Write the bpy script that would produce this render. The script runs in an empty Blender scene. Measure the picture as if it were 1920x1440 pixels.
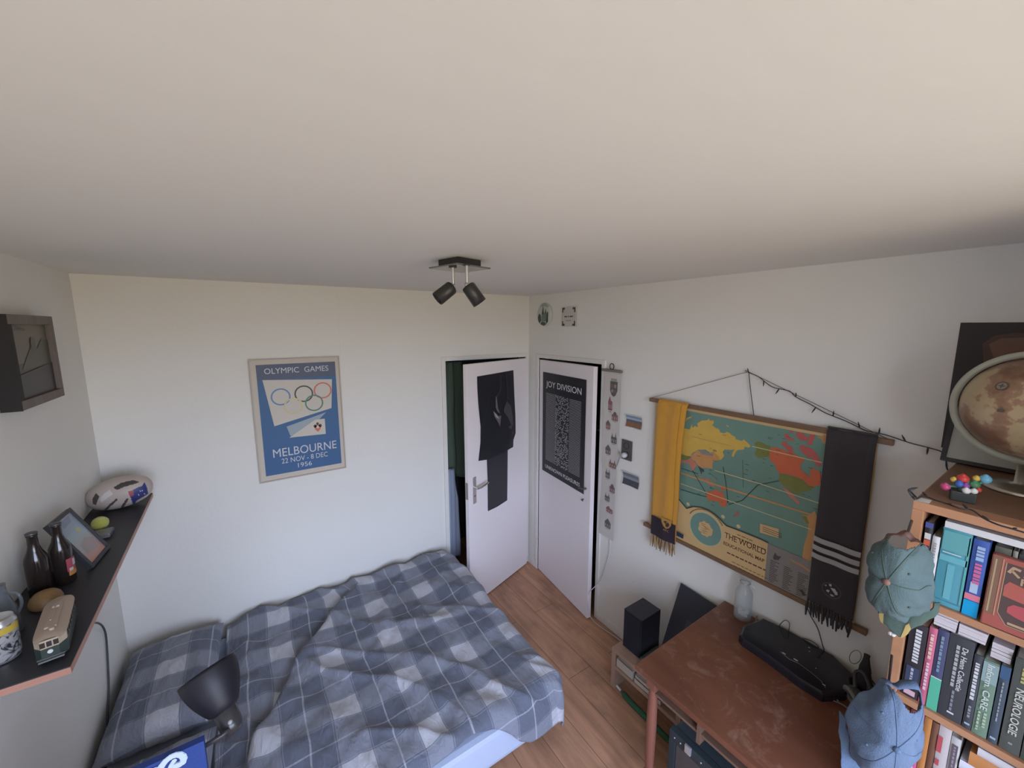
import bpy, bmesh, math, random
from mathutils import Vector, Matrix, noise
R = math.radians
random.seed(7)
SC = bpy.context.scene
COL = SC.collection

# ------------------------------------------------------------------ camera
FPX, PITCH, YAW, ROLL = 742.85, 0.1440, 0.5875, -0.0020
CAM = Vector((-2.1746, -2.9811, 2.3272))
fwd = Vector((math.sin(YAW)*math.cos(PITCH), math.cos(YAW)*math.cos(PITCH), -math.sin(PITCH)))
rgt = Vector((math.cos(YAW), -math.sin(YAW), 0.0))
upv = rgt.cross(fwd)
cr = rgt*math.cos(ROLL) + upv*math.sin(ROLL)
cu = -rgt*math.sin(ROLL) + upv*math.cos(ROLL)
cd = bpy.data.cameras.new('camera')
cam = bpy.data.objects.new('camera', cd)
COL.objects.link(cam)
cd.sensor_width = 36.0
cd.lens = FPX/1920*36.0
cd.clip_start = 0.02
cd.clip_end = 100
M = Matrix((cr, cu, -fwd)).transposed().to_4x4()
M.translation = CAM
cam.matrix_world = M
SC.camera = cam

# ------------------------------------------------------------------ exposure, sky
SC.view_settings.view_transform = 'Standard'
SC.view_settings.look = 'None'
SC.view_settings.gamma = 1.0
SC.view_settings.use_curve_mapping = False
SC.view_settings.exposure = 0.50
W = bpy.data.worlds.new('sky')
SC.world = W
W.use_nodes = True
nt = W.node_tree
nt.nodes.clear()
out = nt.nodes.new('ShaderNodeOutputWorld')
bg = nt.nodes.new('ShaderNodeBackground')
tc = nt.nodes.new('ShaderNodeTexCoord')
sep = nt.nodes.new('ShaderNodeSeparateXYZ')
ramp = nt.nodes.new('ShaderNodeValToRGB')
mr = nt.nodes.new('ShaderNodeMapRange')
mr.inputs['From Min'].default_value = -1
mr.inputs['From Max'].default_value = 1
nt.links.new(tc.outputs['Generated'], sep.inputs[0])
nt.links.new(sep.outputs['Z'], mr.inputs['Value'])
nt.links.new(mr.outputs['Result'], ramp.inputs['Fac'])
nt.links.new(ramp.outputs['Color'], bg.inputs['Color'])
nt.links.new(bg.outputs[0], out.inputs['Surface'])
e = ramp.color_ramp.elements
e[0].position = 0.0
e[0].color = (0.250, 0.219, 0.148, 1)       # sunlit paving and grass outside
e[1].position = 0.48
e[1].color = (0.300, 0.263, 0.188, 1)
n1 = e.new(0.52)
n1.color = (0.82, 0.93, 1.20, 1)          # sky
n2 = e.new(1.0)
n2.color = (0.52, 0.72, 1.25, 1)
bg.inputs['Strength'].default_value = 9.0

# window the daylight comes through (behind the camera)
WX0, WX1, WZ0, WZ1, WY = -2.60, -0.85, 0.75, 2.52, -3.95
ld = bpy.data.lights.new('window_portal', 'AREA')
ld.shape = 'RECTANGLE'
ld.size = WX1 - WX0
ld.size_y = WZ1 - WZ0
ld.cycles.is_portal = True
lo = bpy.data.objects.new('window_portal', ld)
COL.objects.link(lo)
lo.location = ((WX0+WX1)/2, WY-0.06, (WZ0+WZ1)/2)
lo.rotation_euler = (R(90), 0, 0)

# ------------------------------------------------------------------ helpers
def ray(px, py):
    return fwd + cr*((px-960)/FPX) - cu*((py-720)/FPX)

def at(ax, val, px, py):
    "point of the plane ax = val seen at a pixel of the 1920x1440 frame"
    k = 'xyz'.index(ax)
    d = ray(px, py)
    return CAM + d*((val-CAM[k])/d[k])

def off_of(p):
    o = Vector((0, 0, 0))
    while p is not None:
        o += p.location
        p = p.parent
    return o

class MB:
    def __init__(s):
        s.v = []; s.f = []; s.mi = []; s.sm = []; s.uv = {}
    def add(s, vs, fs, mi=0, smooth=False, T=None):
        b = len(s.v)
        for v in vs:
            v = Vector(v)
            s.v.append(T @ v if T is not None else v)
        for f in fs:
            s.f.append([b+i for i in f]); s.mi.append(mi); s.sm.append(smooth)
        return b
    def box(s, x0, x1, y0, y1, z0, z1, mi=0, T=None, bev=0.0):
        if x0 > x1: x0, x1 = x1, x0
        if y0 > y1: y0, y1 = y1, y0
        if z0 > z1: z0, z1 = z1, z0
        if bev <= 0:
            vs = [(x, y, z) for z in (z0, z1) for y in (y0, y1) for x in (x0, x1)]
            fs = [(0,2,3,1), (4,5,7,6), (0,1,5,4), (2,6,7,3), (0,4,6,2), (1,3,7,5)]
            s.add(vs, fs, mi, False, T)
            return
        bm = bmesh.new()
        bmesh.ops.create_cube(bm, size=1)
        for v in bm.verts:
            v.co = Vector(((x0+x1)/2+v.co.x*(x1-x0), (y0+y1)/2+v.co.y*(y1-y0), (z0+z1)/2+v.co.z*(z1-z0)))
        bmesh.ops.bevel(bm, geom=bm.edges[:], offset=bev, segments=2, affect='EDGES', profile=0.6)
        bm.verts.index_update()
        s.add([v.co.copy() for v in bm.verts], [[v.index for v in f.verts] for f in bm.faces], mi, False, T)
        bm.free()
    def tube(s, pts, r, n=8, mi=0, T=None, caps=True, smooth=True):
        pts = [Vector(p) for p in pts]
        rr = r if isinstance(r, (list, tuple)) else [r]*len(pts)
        vs = []; fs = []
        ref = None
        for i, p in enumerate(pts):
            d = (pts[min(i+1, len(pts)-1)] - pts[max(i-1, 0)]).normalized()
            if ref is None:
                ref = Vector((0, 0, 1)) if abs(d.z) < 0.9 else Vector((1, 0, 0))
            a = d.cross(ref)
            if a.length < 1e-5:
                a = d.cross(Vector((0, 1, 0.3)))
            a.normalize()
            b = a.cross(d); ref = b
            for k in range(n):
                t = 2*math.pi*k/n
                vs.append(p + (a*math.cos(t) + b*math.sin(t))*rr[i])
        for i in range(len(pts)-1):
            for k in range(n):
                fs.append((i*n+k, i*n+(k+1) % n, (i+1)*n+(k+1) % n, (i+1)*n+k))
        s.add(vs, fs, mi, smooth, T)
        if caps:
            s.add(vs[:n], [tuple(range(n))[::-1]], mi, False, T)
            s.add(vs[-n:], [tuple(range(n))], mi, False, T)
    def lathe(s, prof, n=32, mi=0, T=None, smooth=True, flat=None):
        vs = []; fs = []
        for r_, z_ in prof:
            for k in range(n):
                t = 2*math.pi*k/n
                vs.append((r_*math.cos(t), r_*math.sin(t), z_))
        for i in range(len(prof)-1):
            for k in range(n):
                fs.append((i*n+k, i*n+(k+1) % n, (i+1)*n+(k+1) % n, (i+1)*n+k))
        s.add(vs, fs, mi, smooth, T)
    def sphere(s, c, rx, ry=None, rz=None, n=24, m=14, mi=0, T=None):
        ry = ry or rx; rz = rz or rx
        vs = []; fs = []
        for i in range(m+1):
            a = math.pi*i/m
            for k in range(n):
                t = 2*math.pi*k/n
                vs.append((c[0]+rx*math.sin(a)*math.cos(t), c[1]+ry*math.sin(a)*math.sin(t), c[2]+rz*math.cos(a)))
        for i in range(m):
            for k in range(n):
                fs.append((i*n+k, (i+1)*n+k, (i+1)*n+(k+1) % n, i*n+(k+1) % n))
        s.add(vs, fs, mi, True, T)
    def prism(s, pts, h, mi=0, T=None):
        "polygon in xy extruded 0..h in z"
        n = len(pts)
        vs = [(p[0], p[1], 0) for p in pts] + [(p[0], p[1], h) for p in pts]
        fs = [tuple(range(n))[::-1], tuple(range(n, 2*n))] + [(i, (i+1) % n, n+(i+1) % n, n+i) for i in range(n)]
        s.add(vs, fs, mi, False, T)
    def grid(s, nu, nv, fn, mi=0, smooth=True, uvfn=None, T=None):
        b = len(s.v)
        vs = []; fs = []
        for j in range(nv+1):
            for i in range(nu+1):
                vs.append(fn(i/nu, j/nv))
                if uvfn:
                    s.uv[b+len(vs)-1] = uvfn(i/nu, j/nv)
        for j in range(nv):
            for i in range(nu):
                a = j*(nu+1)+i
                fs.append((a, a+1, a+nu+2, a+nu+1))
        s.add(vs, fs, mi, smooth, T)
    def build(s, name, mats, parent=None, world=True):
        if not isinstance(mats, (list, tuple)):
            mats = [mats]
        o_ = off_of(parent) if (world and parent is not None) else Vector((0, 0, 0))
        me = bpy.data.meshes.new(name)
        me.from_pydata([v-o_ for v in s.v], [], s.f)
        for m in mats:
            me.materials.append(m)
        for p, mi, sm in zip(me.polygons, s.mi, s.sm):
            p.material_index = mi; p.use_smooth = sm
        if s.uv:
            ul = me.uv_layers.new(name='uv')
            for l in me.loops:
                ul.data[l.index].uv = s.uv.get(l.vertex_index, (0, 0))
        me.update()
        ob = bpy.data.objects.new(name, me)
        COL.objects.link(ob)
        ob.parent = parent
        return ob

def tag(o, label, cat, group=None, kind=None):
    o['label'] = label; o['category'] = cat
    if group: o['group'] = group
    if kind: o['kind'] = kind
    return o

def thing(name, label, cat, loc=(0, 0, 0), group=None):
    o = bpy.data.objects.new(name, None)
    COL.objects.link(o)
    o.location = loc
    o.empty_display_size = 0.05
    return tag(o, label, cat, group)

def struct(name, mb, mats, parent=None):
    o = mb.build(name, mats, parent)
    o['kind'] = 'structure'
    return o

def axes(o, x, y, z):
    "matrix with given axes (columns) and origin"
    x, y, z = Vector(x).normalized(), Vector(y).normalized(), Vector(z).normalized()
    m = Matrix((x, y, z)).transposed().to_4x4()
    m.translation = Vector(o)
    return m

def zto(o, d, hint=(0, 0, 1)):
    d = Vector(d).normalized(); h = Vector(hint)
    if abs(d.dot(h.normalized())) > 0.98: h = Vector((1, 0.2, 0))
    x = h.cross(d).normalized()
    return axes(o, x, d.cross(x), d)

# ---- materials
MC = {}
def mat(name, col, rough=0.6, metal=0.0, bump=0.0, bscale=80, var=0.0, vscale=6, spec=0.5, trans=0.0, ior=1.45, alpha=1.0, sheen=0.0):
    if name in MC: return MC[name]
    m = bpy.data.materials.new(name)
    m.use_nodes = True
    t = m.node_tree; b = t.nodes['Principled BSDF']
    b.inputs['Base Color'].default_value = (*col, 1)
    b.inputs['Roughness'].default_value = rough
    b.inputs['Metallic'].default_value = metal
    b.inputs['Specular IOR Level'].default_value = spec
    b.inputs['IOR'].default_value = ior
    b.inputs['Transmission Weight'].default_value = trans
    b.inputs['Alpha'].default_value = alpha
    b.inputs['Sheen Weight'].default_value = sheen
    tcn = t.nodes.new('ShaderNodeTexCoord')
    if var > 0:
        nz = t.nodes.new('ShaderNodeTexNoise'); nz.inputs['Scale'].default_value = vscale; nz.inputs['Detail'].default_value = 5
        mx = t.nodes.new('ShaderNodeMixRGB'); mx.blend_type = 'MIX'
        mx.inputs['Color1'].default_value = (*[c*(1-var) for c in col], 1)
        mx.inputs['Color2'].default_value = (*[min(1, c*(1+var)) for c in col], 1)
        t.links.new(tcn.outputs['Object'], nz.inputs['Vector'])
        t.links.new(nz.outputs['Fac'], mx.inputs['Fac'])
        t.links.new(mx.outputs['Color'], b.inputs['Base Color'])
    if bump > 0:
        nb = t.nodes.new('ShaderNodeTexNoise'); nb.inputs['Scale'].default_value = bscale; nb.inputs['Detail'].default_value = 3
        bp = t.nodes.new('ShaderNodeBump'); bp.inputs['Strength'].default_value = bump; bp.inputs['Distance'].default_value = 0.01
        t.links.new(tcn.outputs['Object'], nb.inputs['Vector'])
        t.links.new(nb.outputs['Fac'], bp.inputs['Height'])
        t.links.new(bp.outputs['Normal'], b.inputs['Normal'])
    MC[name] = m
    return m

def nd(t, kind, **kw):
    n = t.nodes.new(kind)
    for k, v in kw.items():
        if k.startswith('i_'): n.inputs[k[2:].replace('_', ' ')].default_value = v
        elif k.startswith('n_'): n.inputs[int(k[2:])].default_value = v
        else: setattr(n, k, v)
    return n

def wood(name, c1, c2, rough=0.45, axis='Y', scale=9, stretch=0.08, bump=0.15, scratch=None):
    if name in MC: return MC[name]
    m = bpy.data.materials.new(name); m.use_nodes = True
    t = m.node_tree; b = t.nodes['Principled BSDF']
    tcn = nd(t, 'ShaderNodeTexCoord')
    mp = nd(t, 'ShaderNodeMapping')
    sc = [1, 1, 1]; sc['XYZ'.index(axis)] = stretch
    mp.inputs['Scale'].default_value = sc
    nz = nd(t, 'ShaderNodeTexNoise', i_Scale=scale, i_Detail=8.0, i_Roughness=0.65, i_Distortion=0.6)
    rp = nd(t, 'ShaderNodeValToRGB')
    rp.color_ramp.elements[0].position = 0.3; rp.color_ramp.elements[0].color = (*c1, 1)
    rp.color_ramp.elements[1].position = 0.7; rp.color_ramp.elements[1].color = (*c2, 1)
    t.links.new(tcn.outputs['Object'], mp.inputs['Vector']); t.links.new(mp.outputs[0], nz.inputs['Vector'])
    t.links.new(nz.outputs['Fac'], rp.inputs['Fac'])
    colr = rp.outputs['Color']
    if scratch:
        n2 = nd(t, 'ShaderNodeTexNoise', i_Scale=7.0, i_Detail=10.0, i_Roughness=0.78, i_Distortion=0.8)
        r2 = nd(t, 'ShaderNodeValToRGB')
        r2.color_ramp.elements[0].position = 0.53; r2.color_ramp.elements[0].color = (0, 0, 0, 1)
        r2.color_ramp.elements[1].position = 0.68; r2.color_ramp.elements[1].color = (0.55, 0.55, 0.55, 1)
        mx = nd(t, 'ShaderNodeMixRGB'); mx.inputs['Color2'].default_value = (*scratch, 1)
        t.links.new(tcn.outputs['Object'], n2.inputs['Vector']); t.links.new(n2.outputs['Fac'], r2.inputs['Fac'])
        t.links.new(r2.outputs['Color'], mx.inputs['Fac']); t.links.new(colr, mx.inputs['Color1'])
        colr = mx.outputs['Color']
    t.links.new(colr, b.inputs['Base Color'])
    b.inputs['Roughness'].default_value = rough
    bp = nd(t, 'ShaderNodeBump', i_Strength=bump, i_Distance=0.004)
    t.links.new(nz.outputs['Fac'], bp.inputs['Height']); t.links.new(bp.outputs['Normal'], b.inputs['Normal'])
    MC[name] = m
    return m

# ---- prints: flat shapes laid on a plane, all in one mesh
TXT = {}
def glyphs(s, bold=0.0, spacing=1.0):
    key = (s, bold, spacing)
    if key in TXT: return TXT[key]
    cv = bpy.data.curves.new('text', 'FONT')
    cv.body = s; cv.size = 1.0; cv.offset = bold; cv.space_character = spacing
    cv.resolution_u = 3
    ob = bpy.data.objects.new('text', cv)
    COL.objects.link(ob)
    bpy.context.view_layer.update()
    me = bpy.data.meshes.new_from_object(ob.evaluated_get(bpy.context.evaluated_depsgraph_get()))
    vs = [(v.co.x, v.co.y) for v in me.vertices]
    fs = [tuple(p.vertices) for p in me.polygons]
    x0 = min(v[0] for v in vs); x1 = max(v[0] for v in vs)
    y0 = min(v[1] for v in vs); y1 = max(v[1] for v in vs)
    vs = [((v[0]-x0)/(x1-x0), (v[1]-y0)/(y1-y0)) for v in vs]
    bpy.data.objects.remove(ob); bpy.data.meshes.remove(me); bpy.data.curves.remove(cv)
    TXT[key] = (vs, fs)
    return TXT[key]

class Sheet:
    "a plane with origin O, right U, up V, facing N; marks sit lift*layer above it"
    def __init__(s, mb, O, U, V, N, lift=0.0005):
        s.mb = mb; s.O = Vector(O); s.U = Vector(U); s.V = Vector(V); s.N = Vector(N); s.lift = lift
        s.warp = None
    def P(s, u, v, layer=0):
        p = s.O + s.U*u + s.V*v + s.N*(s.lift*layer)
        if s.warp: p += s.N*s.warp(u, v)
        return p
    def uv(s, ax, val, px, py):
        d = at(ax, val, px, py) - s.O
        return (d.dot(s.U), d.dot(s.V))
    def poly(s, pts, mi, layer=1):
        a = sum(pts[i][0]*pts[(i+1) % len(pts)][1]-pts[(i+1) % len(pts)][0]*pts[i][1] for i in range(len(pts)))
        if (a > 0) != (s.U.cross(s.V).dot(s.N) > 0): pts = pts[::-1]
        s.mb.add([s.P(u, v, layer) for u, v in pts], [tuple(range(len(pts)))], mi)
    def rect(s, u0, u1, v0, v1, mi, layer=1):
        s.poly([(u0, v0), (u1, v0), (u1, v1), (u0, v1)], mi, layer)
    def disc(s, u, v, ru, rv, mi, layer=1, n=28, a0=0, a1=360):
        s.poly([(u+ru*math.cos(R(a0+(a1-a0)*k/n)), v+rv*math.sin(R(a0+(a1-a0)*k/n))) for k in range(n)], mi, layer)
    def ring(s, u, v, r, w, mi, layer=1, n=40, asp=1.0):
        vs = []; fs = []
        for k in range(n):
            c, q = math.cos(2*math.pi*k/n), math.sin(2*math.pi*k/n)
            vs += [s.P(u+(r-w/2)*c*asp, v+(r-w/2)*q, layer), s.P(u+(r+w/2)*c*asp, v+(r+w/2)*q, layer)]
        for k in range(n):
            a = 2*k; b = 2*((k+1) % n)
            fs.append((a, a+1, b+1, b))
        s.mb.add(vs, fs, mi)
    def line(s, pts, w, mi, layer=1):
        for i_, (a, b) in enumerate(zip(pts, pts[1:])):
            d = Vector((b[0]-a[0], b[1]-a[1])); n = Vector((-d.y, d.x))
            if n.length < 1e-9: continue
            n = n.normalized()*w/2; e_ = d.normalized()*w*0.2
            s.poly([(a[0]-n.x-e_.x, a[1]-n.y-e_.y), (b[0]-n.x+e_.x, b[1]-n.y+e_.y), (b[0]+n.x+e_.x, b[1]+n.y+e_.y), (a[0]+n.x-e_.x, a[1]+n.y-e_.y)], mi, layer+.12*(i_ % 4))
    def brush(s, pts, w, mi, layer=1):
        s.line(pts, w, mi, layer)
        for i_, (u, v) in enumerate(pts): s.disc(u, v, w/2, w/2, mi, layer+1+.2*i_, 14)
    def text(s, st, u0, v0, w, h, mi, layer=1, bold=0.0, spacing=1.0, rot=0):
        vs, fs = glyphs(st, bold, spacing)
        c, q = math.cos(R(rot)), math.sin(R(rot))
        out_ = []
        for a, b in vs:
            x, y = a*w, b*h
            out_.append(s.P(u0+x*c-y*q, v0+x*q+y*c, layer))
        s.mb.add(out_, fs, mi)
# ================================================================== SETTING
H = 2.6; WID = 2.9; YN = WY
wallm = mat('painted wall', (0.80, 0.78, 0.73), 0.75, bump=0.12, bscale=45, var=0.015, vscale=3, spec=0.2)
ceilm = mat('painted ceiling', (0.81, 0.785, 0.74), 0.8, bump=0.08, bscale=30, var=0.012, vscale=2, spec=0.15)
trimm = mat('trim gloss paint', (0.78, 0.755, 0.71), 0.4)
doorm = mat('door paint', (0.86, 0.80, 0.80), 0.45, bump=0.03, bscale=20)
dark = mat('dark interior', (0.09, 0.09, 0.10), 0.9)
chrome = mat('brushed steel', (0.75, 0.74, 0.73), 0.28, 1.0)
black = mat('black plastic', (0.036, 0.036, 0.042), 0.42)
blackm = mat('black satin metal', (0.03, 0.03, 0.036), 0.38, 0.0)

# floor of wood laminate planks running along the room
fm = bpy.data.materials.new('laminate floor'); fm.use_nodes = True
t = fm.node_tree; b = t.nodes['Principled BSDF']
tcn = nd(t, 'ShaderNodeTexCoord'); mp = nd(t, 'ShaderNodeMapping'); mp.inputs['Rotation'].default_value = (0, 0, R(90))
br = nd(t, 'ShaderNodeTexBrick', i_Scale=1.0)
br.inputs['Brick Width'].default_value = 1.25; br.inputs['Row Height'].default_value = 0.19
br.inputs['Mortar Size'].default_value = 0.0022; br.inputs['Mortar Smooth'].default_value = 0.3
br.inputs['Color1'].default_value = (0.53, 0.285, 0.165, 1); br.inputs['Color2'].default_value = (0.48, 0.25, 0.145, 1)
br.inputs['Mortar'].default_value = (0.20, 0.10, 0.06, 1)
mp2 = nd(t, 'ShaderNodeMapping'); mp2.inputs['Scale'].default_value = (1, 0.1, 1)
nz = nd(t, 'ShaderNodeTexNoise', i_Scale=16.0, i_Detail=9.0, i_Roughness=0.7, i_Distortion=1.0)
mxf = nd(t, 'ShaderNodeMixRGB', blend_type='OVERLAY'); mxf.inputs['Fac'].default_value = 0.75
nzk = nd(t, 'ShaderNodeTexNoise', i_Scale=3.2, i_Detail=3.0)
rpk = nd(t, 'ShaderNodeValToRGB'); rpk.color_ramp.elements[0].position = 0.33; rpk.color_ramp.elements[0].color = (0.55, 0.55, 0.55, 1)
rpk.color_ramp.elements[1].position = 0.5; rpk.color_ramp.elements[1].color = (1, 1, 1, 1)
mxk = nd(t, 'ShaderNodeMixRGB', blend_type='MULTIPLY'); mxk.inputs['Fac'].default_value = 0.6
t.links.new(tcn.outputs['Object'], mp.inputs['Vector']); t.links.new(mp.outputs[0], br.inputs['Vector'])
t.links.new(tcn.outputs['Object'], mp2.inputs['Vector']); t.links.new(mp2.outputs[0], nz.inputs['Vector'])
t.links.new(br.outputs['Color'], mxf.inputs['Color1']); t.links.new(nz.outputs['Fac'], mxf.inputs['Color2'])
t.links.new(tcn.outputs['Object'], nzk.inputs['Vector']); t.links.new(nzk.outputs['Fac'], rpk.inputs['Fac'])
t.links.new(mxf.outputs['Color'], mxk.inputs['Color1']); t.links.new(rpk.outputs['Color'], mxk.inputs['Color2'])
t.links.new(mxk.outputs['Color'], b.inputs['Base Color']); b.inputs['Roughness'].default_value = 0.45

m = MB(); m.box(-WID-.1, 0.9, YN-.25, 0.8, -0.1, 0); struct('floor', m, fm)
m = MB(); m.box(-WID-.1, 0.9, YN-.25, 0.8, H, H+.1); struct('ceiling', m, ceilm)
m = MB(); m.box(-WID-.1, -WID, YN-.25, 0.1, 0, H); struct('wall_left', m, wallm)
# back wall with the opening of door_1
DX0, DX1, DZ = -0.845, -0.045, 2.05
m = MB(); m.box(-WID, DX0, 0, .1, 0, H); m.box(DX0, DX1, 0, .1, DZ, H); m.box(DX1, 0.0, 0, .1, 0, H)
struct('wall_back', m, wallm)
# right wall with the opening of door_2
EY0, EY1 = -0.160, -0.925
m = MB(); m.box(0, .1, EY0, 0.1, 0, H); m.box(0, .1, EY1, EY0, DZ, H); m.box(0, .1, YN-.25, EY1, 0, H)
struct('wall_right', m, wallm)
# near wall with the window
m = MB()
m.box(-WID, WX0, YN-.25, YN, 0, H); m.box(WX1, 0, YN-.25, YN, 0, H)
m.box(WX0, WX1, YN-.25, YN, 0, WZ0); m.box(WX0, WX1, YN-.25, YN, WZ1, H)
struct('wall_near', m, wallm)
m = MB()
for (x0, x1, z0, z1) in ((WX0, WX1, WZ0, WZ0+.05), (WX0, WX1, WZ1-.05, WZ1), (WX0, WX0+.05, WZ0, WZ1), (WX1-.05, WX1, WZ0, WZ1), ((WX0+WX1)/2-.03, (WX0+WX1)/2+.03, WZ0, WZ1)):
    m.box(x0, x1, YN-.2, YN-.14, z0, z1)
wn = struct('window_1', m, trimm)
m = MB(); m.box(WX0-.03, WX1+.03, YN-.14, YN+.06, WZ0-.03, WZ0); m.build('window_sill', trimm, wn)

# full height wall block beside the window (right of and behind the camera)
m = MB(); m.box(-.76, 0, YN, -3.14, 0, H); struct('wall_nib', m, wallm)
# door linings
def lining(name, boxes, mb2=None):
    m = MB()
    for bx_ in boxes: m.box(*bx_, bev=0.003)
    return struct(name, m, trimm)
lining('trim_1', [(DX0-.035, DX0, -.012, .1, 0, DZ+.035), (DX1, DX1+.035, -.012, .1, 0, DZ+.035), (DX0, DX1, -.012, .1, DZ, DZ+.035)])
lining('trim_2', [(-.012, .1, EY0, EY0+.033, 0, DZ+.033), (-.012, .1, EY1-.033, EY1, 0, DZ+.033), (-.012, .1, EY1, EY0, DZ, DZ+.033)])
# slim batten under the ceiling and the panel joint of the back wall
m = MB(); m.box(-WID, -0.005, -.006, 0, H-.03, H); struct('trim_3', m, wallm)
m = MB(); m.box(-1.6345, -1.6315, -.0035, 0, 2.14, H-.03); struct('trim_4', m, wallm)
m = MB(); m.box(-.012, 0, YN, EY1-.033, 0, .06, bev=.002); struct('baseboard_right', m, trimm)
m = MB(); m.box(-.012, 0, EY0+.033, 0, 0, .06, bev=.002); struct('baseboard_corner', m, trimm)
m = MB(); m.box(-WID, DX0-.035, -.012, 0, 0, .06, bev=.002); struct('baseboard_back', m, trimm)
# closets behind the doors
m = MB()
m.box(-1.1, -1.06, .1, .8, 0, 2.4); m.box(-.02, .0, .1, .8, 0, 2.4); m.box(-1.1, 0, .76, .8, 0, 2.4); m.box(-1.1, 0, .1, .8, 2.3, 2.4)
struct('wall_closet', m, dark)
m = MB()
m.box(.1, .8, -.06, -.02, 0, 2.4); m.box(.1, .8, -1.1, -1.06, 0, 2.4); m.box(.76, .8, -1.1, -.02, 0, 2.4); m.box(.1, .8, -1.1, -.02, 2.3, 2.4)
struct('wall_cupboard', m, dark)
# ================================================================== DOORS
def door_leaf(name, hinge, ang, w, h, th, side):
    "leaf from the hinge along ang (world degrees), thickness to one side"
    c, q = math.cos(R(ang)), math.sin(R(ang))
    X = Vector((c, q, 0)); N = Vector((-q, c, 0))*side
    T = axes(hinge, X, Vector((0, 0, 1)).cross(X)*1.0, (0, 0, 1))
    m = MB()
    y0, y1 = (0, th) if N.dot(T.col[1].to_3d()) > 0 else (-th, 0)
    m.box(0, w, y0, y1, 0.008, h, T=T, bev=.003)
    return struct(name, m, doorm), T, X
# door_1: hinged on its right, leaf swung 18 degrees into the room
d1, T1, X1 = door_leaf('door_1', (DX1-.012, -.004, 0), 198, .79, 2.04, .038, 1)
FN1 = Vector((-X1.y, X1.x, 0));  FN1 = FN1 if FN1.y < 0 else -FN1      # face normal towards the room
# leaf spans local y 0..th on one side; find the room face offset
yo1 = max((v.co.xyz.dot(FN1) for v in d1.data.vertices))
def dpt(u, z, out=0.0):
    p = Vector((DX1-.012, -.004, 0)) + X1*u
    return Vector((p.x, p.y, z)) + FN1*(yo1 - Vector((DX1-.012, -.004, 0)).dot(FN1) + out)
# handle: long back plate and lever
m = MB()
Td = axes(dpt(.725, 0, 0), -X1, (0, 0, 1), FN1)
m.box(-.019, .019, .90, 1.125, 0, .007, T=Td, bev=.003)
hb = m.build('handle_plate', chrome, d1)
m = MB()
m.tube([Td @ Vector((0, 1.04, .005)), Td @ Vector((0, 1.04, .045))], .0095, 12)
m.tube([Td @ Vector((0, 1.04, .042)), Td @ Vector((.03, 1.042, .05)), Td @ Vector((.075, 1.046, .05)), Td @ Vector((.118, 1.055, .048))], [.0095, .010, .0095, .008], 12)
m.build('door_handle', chrome, d1)
m = MB()
m.tube([Td @ Vector((0, .965, .005)), Td @ Vector((0, .965, .008))], .006, 10)
m.build('keyhole', black, d1)
m = MB(); p = dpt(.79, 1.0); m.box(-.001, .0015, -.032, -.008, .95, 1.09, T=axes((p.x, p.y, 0), X1, FN1, (0, 0, 1)))
m.build('lock_strike', mat('tarnished brass', (.35, .31, .26), .4, .8), d1)
for z in (.28, 1.05, 1.82):
    m = MB(); q = Vector((DX1-.010, -.014, 0)); m.tube([(q.x, q.y, z-.04), (q.x, q.y, z+.04)], .0065, 10)
    m.build('hinge', trimm, d1)
# door_2: hinged on its left, leaf a few degrees ajar
d2, T2, X2 = door_leaf('door_2', (-.004, EY0-.012, 0), 270-6.2, .752, 2.035, .038, 1)
FN2 = Vector((X2.y, -X2.x, 0)); FN2 = FN2 if FN2.x < 0 else -FN2
HP2 = Vector((-.004, EY0-.012, 0))
yo2 = max((v.co.xyz.dot(FN2) for v in d2.data.vertices))
def dpt2(u, z, out=0.0):
    p = HP2 + X2*u
    return Vector((p.x, p.y, z)) + FN2*(yo2 - HP2.dot(FN2) + out)
for z in (.28, 1.05, 1.82):
    m = MB(); m.tube([(-.014, EY0-.008, z-.04), (-.014, EY0-.008, z+.04)], .0065, 10)
    m.build('hinge', trimm, d2)
m = MB(); Te = axes(dpt2(.70, 0, 0), X2, (0, 0, 1), FN2)
m.tube([Te @ Vector((0, 1.085, 0)), Te @ Vector((0, 1.085, .03))], .008, 10)
m.tube([Te @ Vector((.0, 1.085, .028)), Te @ Vector((-.05, 1.083, .034))], .0075, 10)
m.build('door_handle', mat('dull dark handle', (.16, .15, .145), .4, .7), d2)
m = MB(); m.tube([Te @ Vector((-.03, .985, 0)), Te @ Vector((-.03, .985, .02)), Te @ Vector((-.01, .985, .022))], .005, 8)
m.build('key', mat('dull dark handle', (.16, .15, .145), .4, .7), d2)
m = MB(); Ts = Sheet(m, dpt2(0, 0, .0), X2, (0, 0, 1), FN2, .001)
Ts.poly([(.345, 2.0), (.352, 2.018), (.43, 2.018), (.447, 2.012), (.44, 1.993), (.36, 1.99)], 0, 1)
m.build('tape_mark', mat('pale tape', (.86, .83, .78), .6), d2)

# ================================================================== DOOR POSTERS
inkb = mat('poster black', (0.020, 0.021, 0.026), 0.42, bump=.02, bscale=12)
inkd = mat('poster grey black', (0.035, 0.037, 0.043), 0.45)
g1 = mat('print mid grey', (.16, .14, .135), .5); g2 = mat('print light grey', (.42, .38, .37), .5); g3 = mat('print dark grey', (.075, .07, .072), .5)
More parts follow.
